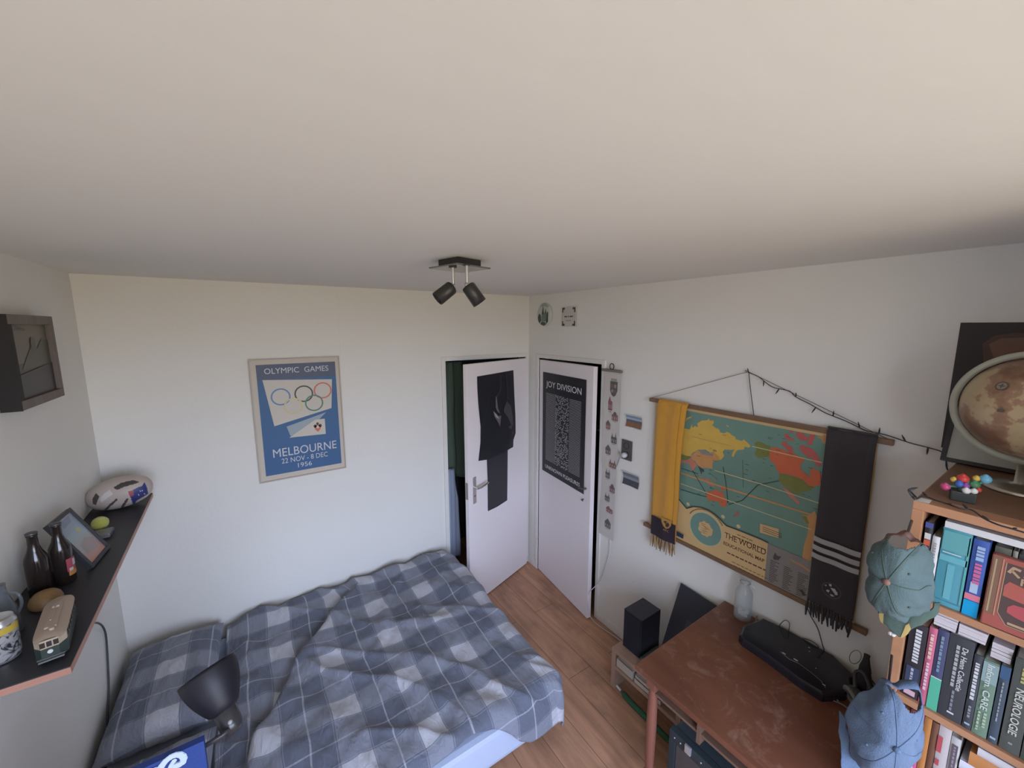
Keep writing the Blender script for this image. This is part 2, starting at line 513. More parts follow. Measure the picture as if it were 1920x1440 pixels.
# dark poster with a long tail on door 1
def onplane(o, n, px, py):
    d = ray(px, py); return CAM + d*((o-CAM).dot(n)/d.dot(n))
o1 = dpt(.4, 1.5, .004)
def uvd(px, py):
    p = onplane(o1, FN1, px, py); q = p-dpt(0, 0, .004); return (q.dot(-X1), p.z)
m = MB(); S = Sheet(m, dpt(0, 0, .004), -X1, (0, 0, 1), FN1, .0006)
S.warp = lambda u, v: .004*math.sin(v*9)*math.sin(u*11)**2
out_ = [(895, 706), (930, 700), (963, 694), (964.5, 745), (966, 780), (967, 812), (963, 825), (962.5, 838), (952, 844), (951.5, 900), (951, 938), (932, 950), (915, 958.5), (914.5, 900), (913, 862), (897.5, 864.5), (901, 830), (901, 800), (897, 760), (895.5, 730)]
S.poly([uvd(*p) for p in out_], 0, 0)
S.poly([uvd(*p) for p in [(915, 862), (951, 845), (950.5, 937), (916, 957)]], 1, 1)
for pts, mi in (([(929, 745), (931, 742), (933, 765), (937, 775), (932, 772), (929, 765)], 2),
                ([(924, 770), (928, 774), (934, 780), (939, 779), (938, 790), (937, 800), (932, 790), (926, 780)], 2),
                ([(925, 771), (933, 781), (936, 786), (929, 782)], 3),
                ([(945, 765), (950, 752), (958, 762), (961, 780), (963, 800), (958, 796), (952, 782), (944, 772)], 4),
                ([(945, 768), (951, 760), (955, 764), (950, 772)], 2), ([(953, 800), (960, 796), (963, 812), (961, 815), (958, 806)], 4),
                ([(931, 742), (937, 730), (938, 704), (941, 703), (940, 732), (934, 745)], 1), ([(948, 702), (950, 702), (953, 745), (951, 750)], 1),
                ([(944, 845), (958, 826), (963, 820), (962, 836), (952, 843)], 1)):
    S.poly([uvd(*p) for p in pts], mi, 2)
o = m.build('poster', [inkb, inkd, g1, g2, g3])
tag(o, 'black photo poster with a long narrow tail, stuck on the left door above its handle', 'poster')
# band poster on door 2
o2 = dpt2(.4, 1.5, .004)
def uvd2(px, py):
    p = onplane(o2, FN2, px, py); q = p-dpt2(0, 0, .004); return (q.dot(X2), p.z)
a = uvd2(1018, 697); b_ = uvd2(1099, 712); c_ = uvd2(1095, 926); d_ = uvd2(1017, 882)
u0, u1 = (a[0]+d_[0])/2, (b_[0]+c_[0])/2; v1_, v0_ = (a[1]+b_[1])/2, (c_[1]+d_[1])/2
m = MB(); S = Sheet(m, dpt2(0, 0, .004), X2, (0, 0, 1), FN2, .0015)
n = 16
for i in range(n):
    va, vb = v0_+(v1_-v0_)*i/n, v0_+(v1_-v0_)*(i+1)/n
    S.rect(u0, u1, va, vb, 0, 0)
w_, h_ = u1-u0, v1_-v0_
S.text('JOY DIVISION', u0+.09*w_, v0_+.845*h_, w_*.82, h_*.075, 1, 1, bold=.004)
S.text('UNKNOWN PLEASURES', u0+.09*w_, v0_+.045*h_, w_*.83, h_*.036, 1, 1, bold=.006)
rnd = random.Random(3)
# plain field of fine grey rules with a broken, speckled middle column
for k in range(56):
    v = v0_+h_*(.135+.665*k/55)
    S.line([(u0+.09*w_, v), (u0+.34*w_, v)], .0024, 2, 1)
    S.line([(u0+.66*w_, v), (u0+.91*w_, v)], .0024, 2, 1)
    x = u0+.34*w_
    while x < u0+.66*w_-.02:
        l = rnd.uniform(.008, .03); dv = rnd.uniform(-.006, .006)
        if rnd.random() < .78: S.line([(x, v+dv), (min(x+l, u0+.66*w_), v-dv*.6)], .0032, 1, 1)
        x += l+rnd.uniform(.004, .016)
o = m.build('band_poster', [inkb, mat('print white', (.78, .79, .80), .5), mat('print pale grey', (.62, .63, .65), .5)])
tag(o, 'black and white band poster of fine grey lines, stuck on the right door', 'poster')

# clothes behind the doors
def hanging_cloth(name, label, cat, c, w, z0, z1, m_, axis='x', seed=0, dep=.06, group=None):
    mm = MB()
    def fn(u, v):
        t_ = u-.5
        z = z1+(z0-z1)*v
        ww = w*(.55+.45*min(1, v*3.0))
        dd = dep*(math.sin(u*19+seed+v*1.5)*.5+noise.noise(Vector((u*4+seed, v*3, 1)))*.8)
        p = (c[0]+t_*ww, c[1]+dd, z) if axis == 'x' else (c[0]+dd, c[1]+t_*ww, z)
        return p
    mm.grid(40, 30, fn)
    o_ = mm.build(name, m_)
    tag(o_, label, cat, group)
    sm = o_.modifiers.new('thick', 'SOLIDIFY'); sm.thickness = .02
    return o_
hanging_cloth('coat', 'dark green coat hanging in the closet behind the left door', 'coat', (-.705, .23), .40, .95, 2.02, mat('green wool', (.12, .165, .12), .9, bump=.3, bscale=200), seed=1)
hanging_cloth('trousers', 'grey blue trousers hanging low in the closet under the green coat', 'trousers', (-.77, .125), .13, .25, 1.08, mat('grey blue cotton', (.36, .40, .50), .9, bump=.3, bscale=200), seed=4, dep=.02)
o = hanging_cloth('jacket', 'near black jacket hanging in the cupboard behind the right door', 'jacket', (.28, -.80), .34, .4, 1.95, mat('black cotton', (.018, .018, .026), .9), axis='y', seed=2)
m = MB(); m.box(.1, .2, -1.05, -.03, 1.50, 1.52); o = m.build('cupboard_shelf', mat('grey shelf board', (.22, .22, .24), .6)); tag(o, 'grey board shelf inside the right cupboard', 'shelf')

# ================================================================== BACK WALL: OLYMPIC POSTER
m = MB(); S = Sheet(m, (0, -.0115, 0), (1, 0, 0), (0, 0, 1), (0, -1, 0), .0011)
frm = [at('y', -.02, *p) for p in ((465, 673), (638, 669), (648, 879), (487, 906))]
U0 = (frm[0].x+frm[3].x)/2; U1 = (frm[1].x+frm[2].x)/2; V1 = (frm[0].z+frm[1].z)/2; V0 = (frm[2].z+frm[3].z)/2
S.rect(U0+.006, U1-.006, V0+.006, V1-.006, 0, 0)
W_, H_ = U1-U0, V1-V0
def q_(x, y): return (U0+x*W_, V1-y*H_)
# coordinates as fractions of the frame (x right, y down), measured on the print
S.rect(U0+.070*W_, U1-.055*W_, V0+.050*H_, V1-.045*H_, 1, 1)
S.rect(U0+.070*W_, U1-.055*W_, V1-.165*H_, V1-.045*H_, 5, 2)
S.poly([q_(.125, .165), q_(.895, .195), q_(.865, .445), q_(.205, .545)], 2, 3)
S.poly([q_(.335, .56), q_(.80, .475), q_(.66, .56), q_(.37, .645)], 4, 3)
S.poly([q_(.355, .655), q_(.66, .53), q_(.775, .53), q_(.775, .665)], 2, 4)
r_ = .098*W_
for (x, y, mi) in ((.30, .31, 6), (.555, .30, 7), (.775, .285, 8), (.665, .385, 9), (.43, .395, 10)):
    u, v = q_(x, y); S.ring(u, v, r_, .0085, mi, 5+.3*(mi-6))
# small crest
for (dx, dy, rr, mi) in ((0, 0, .020, 8), (-.016, .012, .010, 7), (.016, .012, .010, 7), (0, .028, .008, 7), (0, -.018, .009, 8), (.0, .004, .009, 2)):
    u, v = q_(.685, .60); S.disc(u+dx, v+dy, rr, rr*1.1, mi, 5+(1 if rr < .0095 else 0), 10)
S.text('OLYMPIC  GAMES', U0+.15*W_, V1-.12*H_, .71*W_, .045*H_, 3, 4)
S.text('MELBOURNE', U0+.165*W_, V0+.195*H_, .73*W_, .070*H_, 3, 4)
S.text('22 NOV - 8 DEC', U0+.25*W_, V0+.135*H_, .53*W_, .042*H_, 3, 4)
S.text('1956', U0+.425*W_, V0+.08*H_, .16*W_, .038*H_, 3, 4)
t_ = thing('framed_poster', 'blue Olympic Games Melbourne poster in a thin pale frame on the back wall', 'poster', ((U0+U1)/2, 0, V0))
m.build('print', [mat('aged cream paper', (.60, .54, .46), .6, var=.06), mat('poster blue', (.042, .125, .28), .5, var=.08, vscale=3), mat('poster cream', (.62, .57, .50), .55, var=.04),
                  mat('poster lettering', (.62, .63, .66), .5), mat('poster pale blue', (.33, .40, .44), .5), mat('poster dusk blue', (.085, .105, .165), .5),
                  mat('ring blue', (.10, .24, .45), .5), mat('ring black', (.045, .05, .045), .5), mat('ring red', (.62, .16, .11), .5), mat('ring green', (.07, .22, .16), .5), mat('ring yellow', (.66, .58, .28), .5)], t_)
m = MB()
fmw = .008
for bx_ in ((U0, U1, V0, V0+fmw), (U0, U1, V1-fmw, V1), (U0, U0+fmw, V0+fmw, V1-fmw), (U1-fmw, U1, V0+fmw, V1-fmw)):
    m.box(bx_[0], bx_[1], -.02, 0, bx_[2], bx_[3], bev=.001)
m.build('frame', mat('pale wood frame', (.50, .43, .36), .5), t_)
m = MB(); m.box(U0+.006, U1-.006, -.011, -.001, V0+.006, V1-.006); m.build('backing', mat('card', (.3, .26, .22), .8), t_)

# ================================================================== CEILING SPOTLIGHT
LC = Vector((-1.415, -1.452, H)); LA = R(15)
Tl = Matrix.Translation(LC) @ Matrix.Rotation(LA, 4, 'Z')
t_ = thing('ceiling_spotlight', 'black square ceiling spotlight with two small tilting heads', 'ceiling light', LC)
m = MB(); m.box(-.062, .062, -.062, .062, -.030, -.0008, T=Tl, bev=.002); m.build('housing', mat('gloss black', (.03, .03, .033), .25), t_)
m = MB(); m.box(-.090, .090, -.090, .090, -.036, -.030, T=Tl, bev=.0012); m.build('ceiling_plate', mat('smoked mirror', (.30, .285, .265), .2, .85), t_)
for (hx, hy, dd, px0) in ((849, 500, (-.72, -.62, .36), 0), (875, 496, (.56, -.80, .0), 1)):
    b0 = at('z', H-.037, hx, hy)
    L = .068
    m = MB(); m.tube([b0, b0-Vector((0, 0, L))], .0062, 12); m.tube([b0, b0-Vector((0, 0, .004))], .016, 16, mi=1); st = m.build('stem', [chrome, black], t_)
    j = b0-Vector((0, 0, L+.008))
    m = MB(); m.sphere(j, .010, n=14, m=8); m.build('knuckle', chrome, st)
    d = (rgt*dd[0] + Vector((0, 0, 1))*dd[1] - Vector((fwd.x, fwd.y, 0)).normalized()*dd[2]).normalized()
    c0 = j+d*.004
    Th = zto(c0, d)
    m = MB(); m.lathe([(.0, 0), (.022, 0), (.0265, .004), (.0275, .012), (.0285, .080), (.0265, .080), (.0255, .060), (0, .058)], 28, T=Th)
    hd = m.build('spot_head', mat('anthracite metal', (.045, .043, .042), .35, .3), t_)
    m = MB(); m.lathe([(0, .0615), (.018, .0615), (.024, .066), (.0245, .060)], 24, T=Th); m.build('bulb', mat('frosted lens', (.35, .35, .33), .2), hd)

# ================================================================== RIGHT WALL SMALL THINGS
# round plate picture and square tile
pc = at('x', -.01, 1020.5, 590)
t_ = thing('round_plaque', 'round green and white picture plaque high in the room corner', 'plaque', (0, pc.y, pc.z))
m = MB(); Tp = axes((0, pc.y, pc.z), (0, -1, 0), (0, 0, 1), (-1, 0, 0))
m.lathe([(0, .001), (.098, .001), (.1, .008), (.092, .014), (0, .012)], 36, T=Tp); m.build('plate', mat('plaque white', (.60, .63, .58), .3), t_)
m = MB(); S = Sheet(m, (-.0145, pc.y, pc.z), (0, -1, 0), (0, 0, 1), (-1, 0, 0), .0006)
S.rect(-.03, .045, -.06, .005, 0); S.poly([(-.03, .005), (-.018, .05), (-.01, .085), (-.004, .03), (.004, .005)], 1)
S.poly([(.01, .005), (.024, .055), (.035, .005)], 1); S.poly([(-.085, -.02), (-.065, .012), (-.045, .0), (-.035, -.05), (-.06, -.075), (-.08, -.05)], 1)
S.poly([(.045, .03), (.06, .015), (.058, -.06), (.03, -.085), (.035, -.05)], 1); S.poly([(-.05, -.08), (0, -.095), (.03, -.085), (.02, -.065), (-.03, -.06)], 1)
S.poly([(-.06, .07), (-.03, .092), (.03, .094), (.07, .065), (.05, .06), (0, .075)], 2)
m.build('picture', [mat('plaque grey green', (.17, .21, .18), .4), mat('plaque dark green', (.055, .085, .07), .4), mat('plaque mist', (.35, .42, .36), .4)], t_)
q4 = [at('x', -.012, *p) for p in ((1052, 576), (1079, 575), (1080, 612), (1055, 612))]
yc, zc = sum(p.y for p in q4)/4, sum(p.z for p in q4)/4
t_ = thing('wall_tile', 'square white wall tile with dark corner scrolls and a line of writing', 'tile', (0, yc, zc))
m = MB(); m.box(-.012, -.001, yc-.083, yc+.083, zc-.077, zc+.077, bev=.003); m.build('tile_body', mat('tile white', (.60, .555, .53), .3), t_)
m = MB(); S = Sheet(m, (-.0125, yc, zc), (0, -1, 0), (0, 0, 1), (-1, 0, 0), .0006)
for sx in (-1, 1):
    for sy in (-1, 1):
        S.poly([(sx*.078, sy*.072), (sx*.045, sy*.072), (sx*.055, sy*.06), (sx*.066, sy*.05), (sx*.078, sy*.03)], 0)
        S.disc(sx*.05, sy*.062, .006, .006, 0, 2, 8); S.disc(sx*.068, sy*.04, .006, .006, 0, 2, 8)
for x in (-.05, -.03, -.008, .014, .034): S.rect(x, x+.014+.004*math.sin(x*90), -.004, .006, 0)
for x in (-.03, -.008, .012): S.rect(x, x+.014, -.034, -.027, 1)
m.build('lettering', [mat('tile ink', (.07, .06, .07), .5), mat('tile faint ink', (.28, .25, .25), .5)], t_)

# linen scroll with tiny buildings
sy0, sy1, sz0, sz1 = -.952, -1.106, .74, 2.005
t_ = thing('wall_scroll', 'long narrow linen scroll of tiny building drawings hanging beside the right door', 'wall hanging', (-.01, (sy0+sy1)/2, sz0))
linen = mat('linen', (.60, .565, .53), .85, bump=.2, bscale=300, var=.05, vscale=9)
m = MB()
def fn(u, v):
    return (-.014-.003*math.sin(v*7+u*2)-.006*v*u, sy0+(sy1-sy0)*u-.004*math.sin(v*6), sz1+(sz0-sz1)*v)
m.grid(6, 40, fn)
m.build('cloth', linen, t_)
m = MB(); S = Sheet(m, (-.0145, sy0, 0), (0, -1, 0), (0, 0, 1), (-1, 0, 0), .0008)
S.warp = lambda u, v: .003*math.sin((sz1-v)/(sz1-sz0)*7+u*13)+.006*(sz1-v)/(sz1-sz0)*u/.154+.001
rnd = random.Random(5)
def bld(px, py, w, h, kind, mi):
    p = at('x', -.018, px, py); u = sy0-p.y; v = p.z
    S.rect(u-w/2, u+w/2, v-h/2, v+h*.12, mi, 1)
    if kind == 0: S.poly([(u-w/2, v+h*.12), (u-w*.1, v+h*.5), (u+w*.1, v+h*.2), (u+w/2, v+h*.12)], mi, 1)
    elif kind == 1:
        S.poly([(u-w*.4, v+h*.12), (u-w*.32, v+h*.55), (u-w*.22, v+h*.12)], 1, 1); S.poly([(u+w*.2, v+h*.12), (u+w*.3, v+h*.6), (u+w*.4, v+h*.12)], 1, 1)
    elif kind == 2: S.disc(u, v+h*.12, w*.3, h*.3, 1, 1, 14)
    else: S.poly([(u-w/2, v+h*.12), (u, v+h*.55), (u+w/2, v+h*.12)], 1, 1)
    for k in range(3):
        x = u-w*.4+w*.8*k/2.5; S.rect(x, x+w*.1, v-h*.38, v-h*.1, 2, 2)
    S.rect(u-w*.35, u+w*.3, v-h*.62, v-h*.58, 1, 1)
S_ = [(1144.5, 756, .038, .105, 0, 0), (1152.5, 780, .055, .07, 2, 0), (1140, 796, .042, .065, 3, 0), (1150.5, 822, .052, .075, 1, 1), (1139.5, 843, .05, .07, 3, 1), (1148, 870, .068, .06, 1, 0), (1139, 888, .045, .07, 1, 1), (1148, 915, .052, .07, 2, 0), (1138.5, 932, .05, .06, 1, 1), (1143, 955, .066, .05, 0, 0), (1140, 981, .06, .07, 3, 1)]
for s_ in S_: bld(*s_)
p = at('x', -.018, 1151, 727); u = sy0-p.y; v = p.z
S.poly([(u-.034, v+.045), (u+.034, v+.045), (u+.034, v-.02), (u+.018, v-.055), (u, v-.066), (u-.018, v-.055), (u-.034, v-.02)], 1, 1)
S.disc(u-.014, v+.012, .012, .014, 0, 2, 10); S.disc(u+.014, v+.012, .012, .014, 3, 2, 10); S.disc(u-.012, v-.024, .010, .012, 3, 2, 10); S.disc(u+.012, v-.024, .010, .012, 0, 2, 10)
for k in (-.022, -.008, .006, .02): S.rect(u+k-.004, u+k+.004, v+.047, v+.066, 3, 1)
m.build('drawings', [mat('scroll brick ink', (.25, .125, .12), .8), mat('scroll grey ink', (.13, .125, .125), .8), mat('scroll pale ink', (.5, .44, .42), .8), mat('scroll tan ink', (.33, .27, .22), .8)], t_)
m = MB(); m.tube([(-.016, sy0+.012, sz1+.008), (-.016, sy1-.014, sz1+.008)], .0105, 12); m.build('rod', mat('grey brown rod', (.22, .19, .155), .5), t_)
yc = (sy0+sy1)/2
m = MB(); m.tube([(-.016, yc+.019*math.sin(k*math.pi/10), sz1+.038+.021*math.cos(k*math.pi/10)) for k in range(21)], .0035, 8, caps=False); m.build('ring', black, t_)

# curled photographs
def photo(label, pts, layers, mats_, curl):
    P4 = [at('x', -.006, *p) for p in pts]
    y0 = (P4[0].y+P4[3].y)/2; y1 = (P4[1].y+P4[2].y)/2; z1 = (P4[0].z+P4[1].z)/2; z0 = (P4[2].z+P4[3].z)/2
    mm = MB()
    S = Sheet(mm, (-.003, y0, z0), (0, -1, 0), (0, 0, 1), (-1, 0, 0), .0006)
    w, h = y0-y1, z1-z0
    S.warp = lambda u, v: curl*(1-math.sin(math.pi*min(1, max(0, v/h))))*(.4+.6*abs(u/w-.5)*2)
    n = 10
    for j in range(n):
        for i in range(n):
            S.rect(w*i/n, w*(i+1)/n, h*j/n, h*(j+1)/n, 0, 0)
    for (v0, v1, mi) in layers:
        k = 6
        for j in range(k):
            for i in range(n):
                ua, ub = w*(.05+.9*i/n), w*(.05+.9*(i+1)/n)
                va, vb = h*(v0+(v1-v0)*j/k), h*(v0+(v1-v0)*(j+1)/k)
                S.rect(ua, ub, va, vb, mi, 1)
    o_ = mm.build('photograph', mats_)
    return tag(o_, label, 'photo', 'small photographs pinned to the right wall')
pw = mat('photo paper white', (.68, .67, .66), .3)
photo('small curled colour photo of brown moorland under blue sky', ((1173, 775), (1205, 783), (1205, 807), (1172, 800)), ((.06, .45, 1), (.45, .62, 2), (.62, .78, 3), (.78, .94, 4)), [pw, mat('moor brown', (.24, .125, .07), .4, var=.3, vscale=60), mat('far hill', (.11, .12, .16), .4), mat('cloud', (.40, .45, .50), .4), mat('photo sky', (.20, .29, .42), .4)], .012)
photo('small curled grey photo of a lake and dark hills, below the outlet', ((1167, 882), (1200, 893), (1199, 919), (1166, 907)), ((.06, .5, 1), (.5, .7, 2), (.7, .94, 3)), [pw, mat('dark hills', (.065, .07, .085), .4, var=.3, vscale=60), mat('lake grey', (.28, .30, .34), .4), mat('dull sky', (.17, .19, .23), .4)], .012)

# double wall outlet with its plug and white cable
q4 = [at('x', -.01, *p) for p in ((1166, 823), (1184, 828), (1184, 865), (1165, 860))]
y0 = (q4[0].y+q4[3].y)/2; y1 = (q4[1].y+q4[2].y)/2; z1 = (q4[0].z+q4[1].z)/2; z0 = (q4[2].z+q4[3].z)/2
t_ = thing('wall_outlet', 'dark grey double wall outlet between the two small photos', 'outlet', (0, (y0+y1)/2, (z0+z1)/2))
m = MB(); m.box(-.012, -.001, y1, y0, z0, z1, bev=.002); m.build('cover_plate', mat('outlet grey', (.085, .08, .08), .4), t_)
for f_ in (.27, .73):
    zc = z0+(z1-z0)*f_
    m = MB(); Tp = axes((-.0125, (y0+y1)/2, zc), (0, -1, 0), (0, 0, 1), (-1, 0, 0)); m.lathe([(0, -.004), (.018, -.004), (.021, .003), (.024, .003), (.024, 0)], 24, T=Tp); m.build('socket', mat('outlet grey dark', (.05, .048, .048), .4), t_)
yc, zc = (y0+y1)/2, z0+(z1-z0)*.27
whp = mat('white plastic', (.66, .66, .68), .4)
t_ = thing('power_cable', 'white power cable from the grey outlet down behind the linen scroll to the bench', 'cable', (-.02, yc, zc))
m = MB(); Tp = axes((-.016, yc, zc), (0, -1, 0), (0, 0, 1), (-1, 0, 0)); m.lathe([(0, 0), (.019, 0), (.019, .022), (.014, .034), (0, .036)], 20, T=Tp); m.build('plug', whp, t_)
pts = [(-.05, yc, zc), (-.045, yc+.02, zc-.01), (-.012, yc+.045, zc-.03), (-.008, -1.07, 1.2), (-.008, -1.06, .9)]
for px, py, x in ((1143, 1030, -.01), (1136, 1060, -.012), (1126, 1090, -.02), (1112, 1103, -.06), (1103, 1115, -.075), (1102, 1140, -.08)):
    pts.append(at('x', x, px, py))
for px, py, z in ((1106, 1155, .01), (1119, 1170, .006), (1140, 1185, .006), (1158, 1197, .006), (1166, 1204, .006)):
    pts.append(at('z', z, px, py))
def smooth_path(pts, k=4):
    pts = [Vector(p) for p in pts]; o_ = []
    for i in range(len(pts)-1):
        p0, p1, p2, p3 = pts[max(i-1, 0)], pts[i], pts[i+1], pts[min(i+2, len(pts)-1)]
        for s in range(k):
            t = s/k
            o_.append(.5*((2*p1)+(p2-p0)*t+(2*p0-5*p1+4*p2-p3)*t*t+(3*p1-p0-3*p2+p3)*t**3))
    o_.append(pts[-1]); return o_
m = MB(); m.tube(smooth_path(pts), .0032, 6); m.build('cord', whp, t_)
# ================================================================== WORLD MAP
MX = -.022
ym0, ym1, zm0, zm1 = -1.371, -2.545, 1.000, 1.857          # rod ends and heights
rodm = wood('map rod wood', (.17, .095, .05), (.26, .155, .085), .5, 'Y', 14)
t_ = thing('wall_map', 'large teal world map hanging from wooden rods by a cord', 'map', (MX, (ym0+ym1)/2, zm0))
ys0, ys1 = -1.412, -2.498
m = MB()
sea = mat('map sea', (.165, .285, .225), .45, var=.18, vscale=5)
Mm = [sea, mat('map cream', (.66, .45, .21), .45, var=.06, vscale=5), mat('map yellow', (.66, .43, .085), .45, var=.12, vscale=20), mat('map red', (.60, .145, .06), .45, var=.1, vscale=18),
      mat('map orange', (.56, .29, .11), .45, var=.1, vscale=20), mat('map pink', (.55, .20, .14), .45), mat('map olive', (.20, .215, .055), .45, var=.15, vscale=20),
      mat('map line cream', (.58, .50, .28), .45), mat('map line dark', (.055, .085, .075), .45), mat('map text brown', (.17, .09, .045), .45),
      mat('map legend grey', (.275, .245, .22), .45, var=.08, vscale=12), mat('map legend ink', (.105, .085, .08), .45), mat('map inset teal', (.17, .30, .255), .45, var=.1), mat('map rose', (.50, .12, .10), .45)]
S = Sheet(m, (MX, ys0, 0), (0, -1, 0), (0, 0, 1), (-1, 0, 0), .0005)
Wm = ys0-ys1
for i in range(12):
    for j in range(10):
        za, zb = zm0+(zm1-zm0)*j/10, zm0+(zm1-zm0)*(j+1)/10
        S.rect(Wm*i/12, Wm*(i+1)/12, za, zb, 0, 0)
S.rect(0, .024, zm0, zm1, 1, 1); S.rect(Wm-.06, Wm, zm0, zm1, 1, 1); S.rect(.024, Wm-.06, zm1-.028, zm1, 1, 1)
def A(px, py): return S.uv('x', MX, px, py)
def c1(l): return [A(1200+x/3.84, 680+y/3.84) for x, y in l]      # crops used for measuring
def c3(l): return [A(1220+x/7.2, 740+y/7.2) for x, y in l]
def c4(l): return [A(1380+x/7.2, 760+y/7.2) for x, y in l]
def c5(l): return [A(1260+x/7.2, 920+y/7.2) for x, y in l]
def c6(l): return [A(1200+x/3.84, 900+y/3.84) for x, y in l]
# land
S.poly(c3([(380, 470), (460, 455), (530, 470), (555, 400), (570, 450), (600, 420), (640, 440), (630, 390), (690, 350), (760, 345), (790, 320), (800, 350), (850, 345), (855, 385), (830, 410), (880, 450), (925, 465), (940, 510), (1000, 520), (1030, 500), (1070, 520), (1100, 550), (1140, 565), (1150, 600), (1230, 625), (1260, 605), (1300, 640), (1350, 690), (1330, 715), (1270, 700), (1260, 740), (1180, 745), (1150, 770), (1120, 840), (1095, 830), (1105, 780), (1135, 740), (1080, 745), (1000, 740), (975, 770), (995, 830), (960, 870), (930, 885), (900, 850), (860, 770), (800, 780), (740, 740), (640, 745), (560, 790), (545, 830), (480, 825), (430, 800), (380, 800)]), 2, 2)
S.poly(c3([(480, 320), (520, 300), (555, 290), (550, 310), (500, 335), (475, 360)]), 2, 2)
S.poly(c3([(1020, 410), (1040, 415), (1060, 435), (1030, 430)]), 2, 2)
S.poly(c3([(545, 830), (620, 760), (650, 750), (740, 790), (860, 780), (920, 830), (935, 880), (880, 890), (840, 920), (835, 1000), (780, 990), (730, 985), (690, 990), (650, 960), (600, 900), (560, 880)]), 4, 3)
S.poly(c3([(650, 752), (720, 755), (800, 790), (850, 800), (840, 825), (760, 815), (690, 800)]), 10, 4)
S.poly(c3([(380, 870), (450, 890), (500, 880), (550, 850), (570, 890), (610, 925), (630, 950), (590, 990), (580, 1035), (560, 1025), (545, 980), (520, 930), (440, 915), (400, 930)]), 5, 3)
S.poly(c3([(400, 800), (480, 825), (545, 835), (500, 875), (440, 880), (400, 850)]), 6, 3)
S.poly(c3([(640, 960), (690, 990), (720, 1010), (725, 1040), (700, 1045), (690, 1020), (695, 1075), (680, 1060)]), 8, 3)
for l in ([(660, 1095), (700, 1115), (730, 1145), (715, 1150)], [(730, 1130), (790, 1135), (800, 1165), (750, 1160)], [(740, 1180), (800, 1195), (870, 1225), (860, 1240), (790, 1215)], [(850, 1140), (880, 1150), (870, 1180)]):
    S.poly(c3(l), 5, 3)
S.poly(c3([(925, 1220), (960, 1240), (1000, 1255), (1010, 1290), (980, 1300), (950, 1260)]), 3, 3)
S.poly(c3([(750, 1330), (800, 1300), (830, 1310), (880, 1275), (920, 1290), (935, 1325), (960, 1300), (990, 1360), (1030, 1420), (1025, 1500), (985, 1520), (940, 1490), (925, 1450), (850, 1430), (790, 1430), (765, 1400)]), 3, 3)
S.poly(c5([(880, 258), (893, 290), (920, 300), (890, 330), (840, 350), (830, 335), (870, 315)]), 13, 3)
S.poly(c3([(560, 560), (1090, 688), (1090, 696), (560, 570)]), 4, 4)
S.poly(c4([(250, 510), (300, 485), (350, 500), (400, 530), (470, 550), (455, 620), (450, 690), (400, 700), (320, 715), (270, 690), (250, 640), (280, 600)]), 6, 2)
S.poly(c4([(470, 575), (540, 565), (600, 585), (660, 610), (780, 640), (830, 680), (900, 700), (930, 740), (880, 780), (870, 850), (900, 890), (960, 930), (985, 970), (1010, 930), (1000, 870), (1040, 850), (1090, 870), (1150, 920), (1185, 1010), (1160, 1060), (1060, 1100), (980, 1080), (900, 1000), (800, 960), (700, 930), (590, 920), (550, 860), (520, 790), (470, 750), (450, 700), (455, 620)]), 3, 3)
S.poly(c4([(700, 660), (830, 690), (870, 790), (860, 850), (740, 820), (690, 740)]), 3, 4)
for l in ([(640, 480), (680, 490), (700, 530), (760, 560), (780, 620), (740, 640), (680, 590), (640, 550), (610, 530)], [(650, 390), (700, 380), (720, 430), (790, 450), (770, 480), (700, 470), (660, 430)], [(820, 360), (900, 370), (930, 400), (980, 430), (960, 480), (880, 470), (830, 430), (800, 400)],
          [(1000, 390), (1080, 395), (1060, 450), (1020, 540), (960, 530), (980, 450)], [(880, 530), (960, 560), (1040, 590), (1090, 660), (1160, 770), (1140, 830), (1080, 810), (1040, 720), (960, 690), (900, 640), (850, 560)], [(720, 350), (770, 345), (780, 370), (740, 375)]):
    S.poly(c4(l), 13, 3)
S.poly(c4([(590, 920), (700, 935), (800, 960), (900, 1000), (980, 1080), (1060, 1100), (1000, 1150), (900, 1170), (850, 1200), (790, 1190), (730, 1150), (640, 1080), (580, 1010)]), 6, 4)
S.poly(c4([(610, 1090), (700, 1140), (760, 1190), (820, 1270), (870, 1310), (840, 1340), (780, 1280), (720, 1230), (670, 1160)]), 5, 3)
S.poly(c4([(1100, 430), (1190, 400), (1240, 420), (1230, 520), (1170, 510), (1150, 450)]), 4, 3)
S.poly(c1([(1165, 1095), (1215, 1100), (1260, 1065), (1275, 1110), (1262, 1200), (1250, 1300), (1235, 1420), (1195, 1450), (1170, 1400), (1180, 1320), (1205, 1240), (1215, 1170), (1185, 1150)]), 4, 3)
S.poly(c1([(1165, 1100), (1200, 1105), (1220, 1160), (1195, 1160)]), 6, 4)
# parallels and sailing routes
for l in ([(540, 775), (870, 872), (1290, 1010)], [(810, 602), (1310, 718)], [(296, 870), (620, 985), (1235, 1200)]):
    S.line(c1(l), .0045, 7, 6)
S.line(c1([(300, 795), (600, 895), (1240, 1095)]), .009, 4, 5)
for l in ([(380, 775), (480, 945)], [(600, 750), (625, 900), (635, 1010)], [(1000, 850), (850, 880), (800, 930), (740, 990), (640, 1020)], [(296, 912), (400, 945), (480, 965)], [(300, 760), (420, 800)]):
    S.line(c1(l), .0045, 8, 5)
for l in ([(740, 700), (745, 900)], [(500, 790), (560, 840)], [(1300, 780), (1310, 1000)]):
    S.line(c1(l), .002, 8, 4)
rnd = random.Random(11)
for k in range(46):
    x = rnd.uniform(330, 1250); y = rnd.uniform(480, 1050)
    u, v = c1([(x, y)])[0]
    S.rect(u, u+rnd.uniform(.008, .024), v, v+.0022, 8, 5)
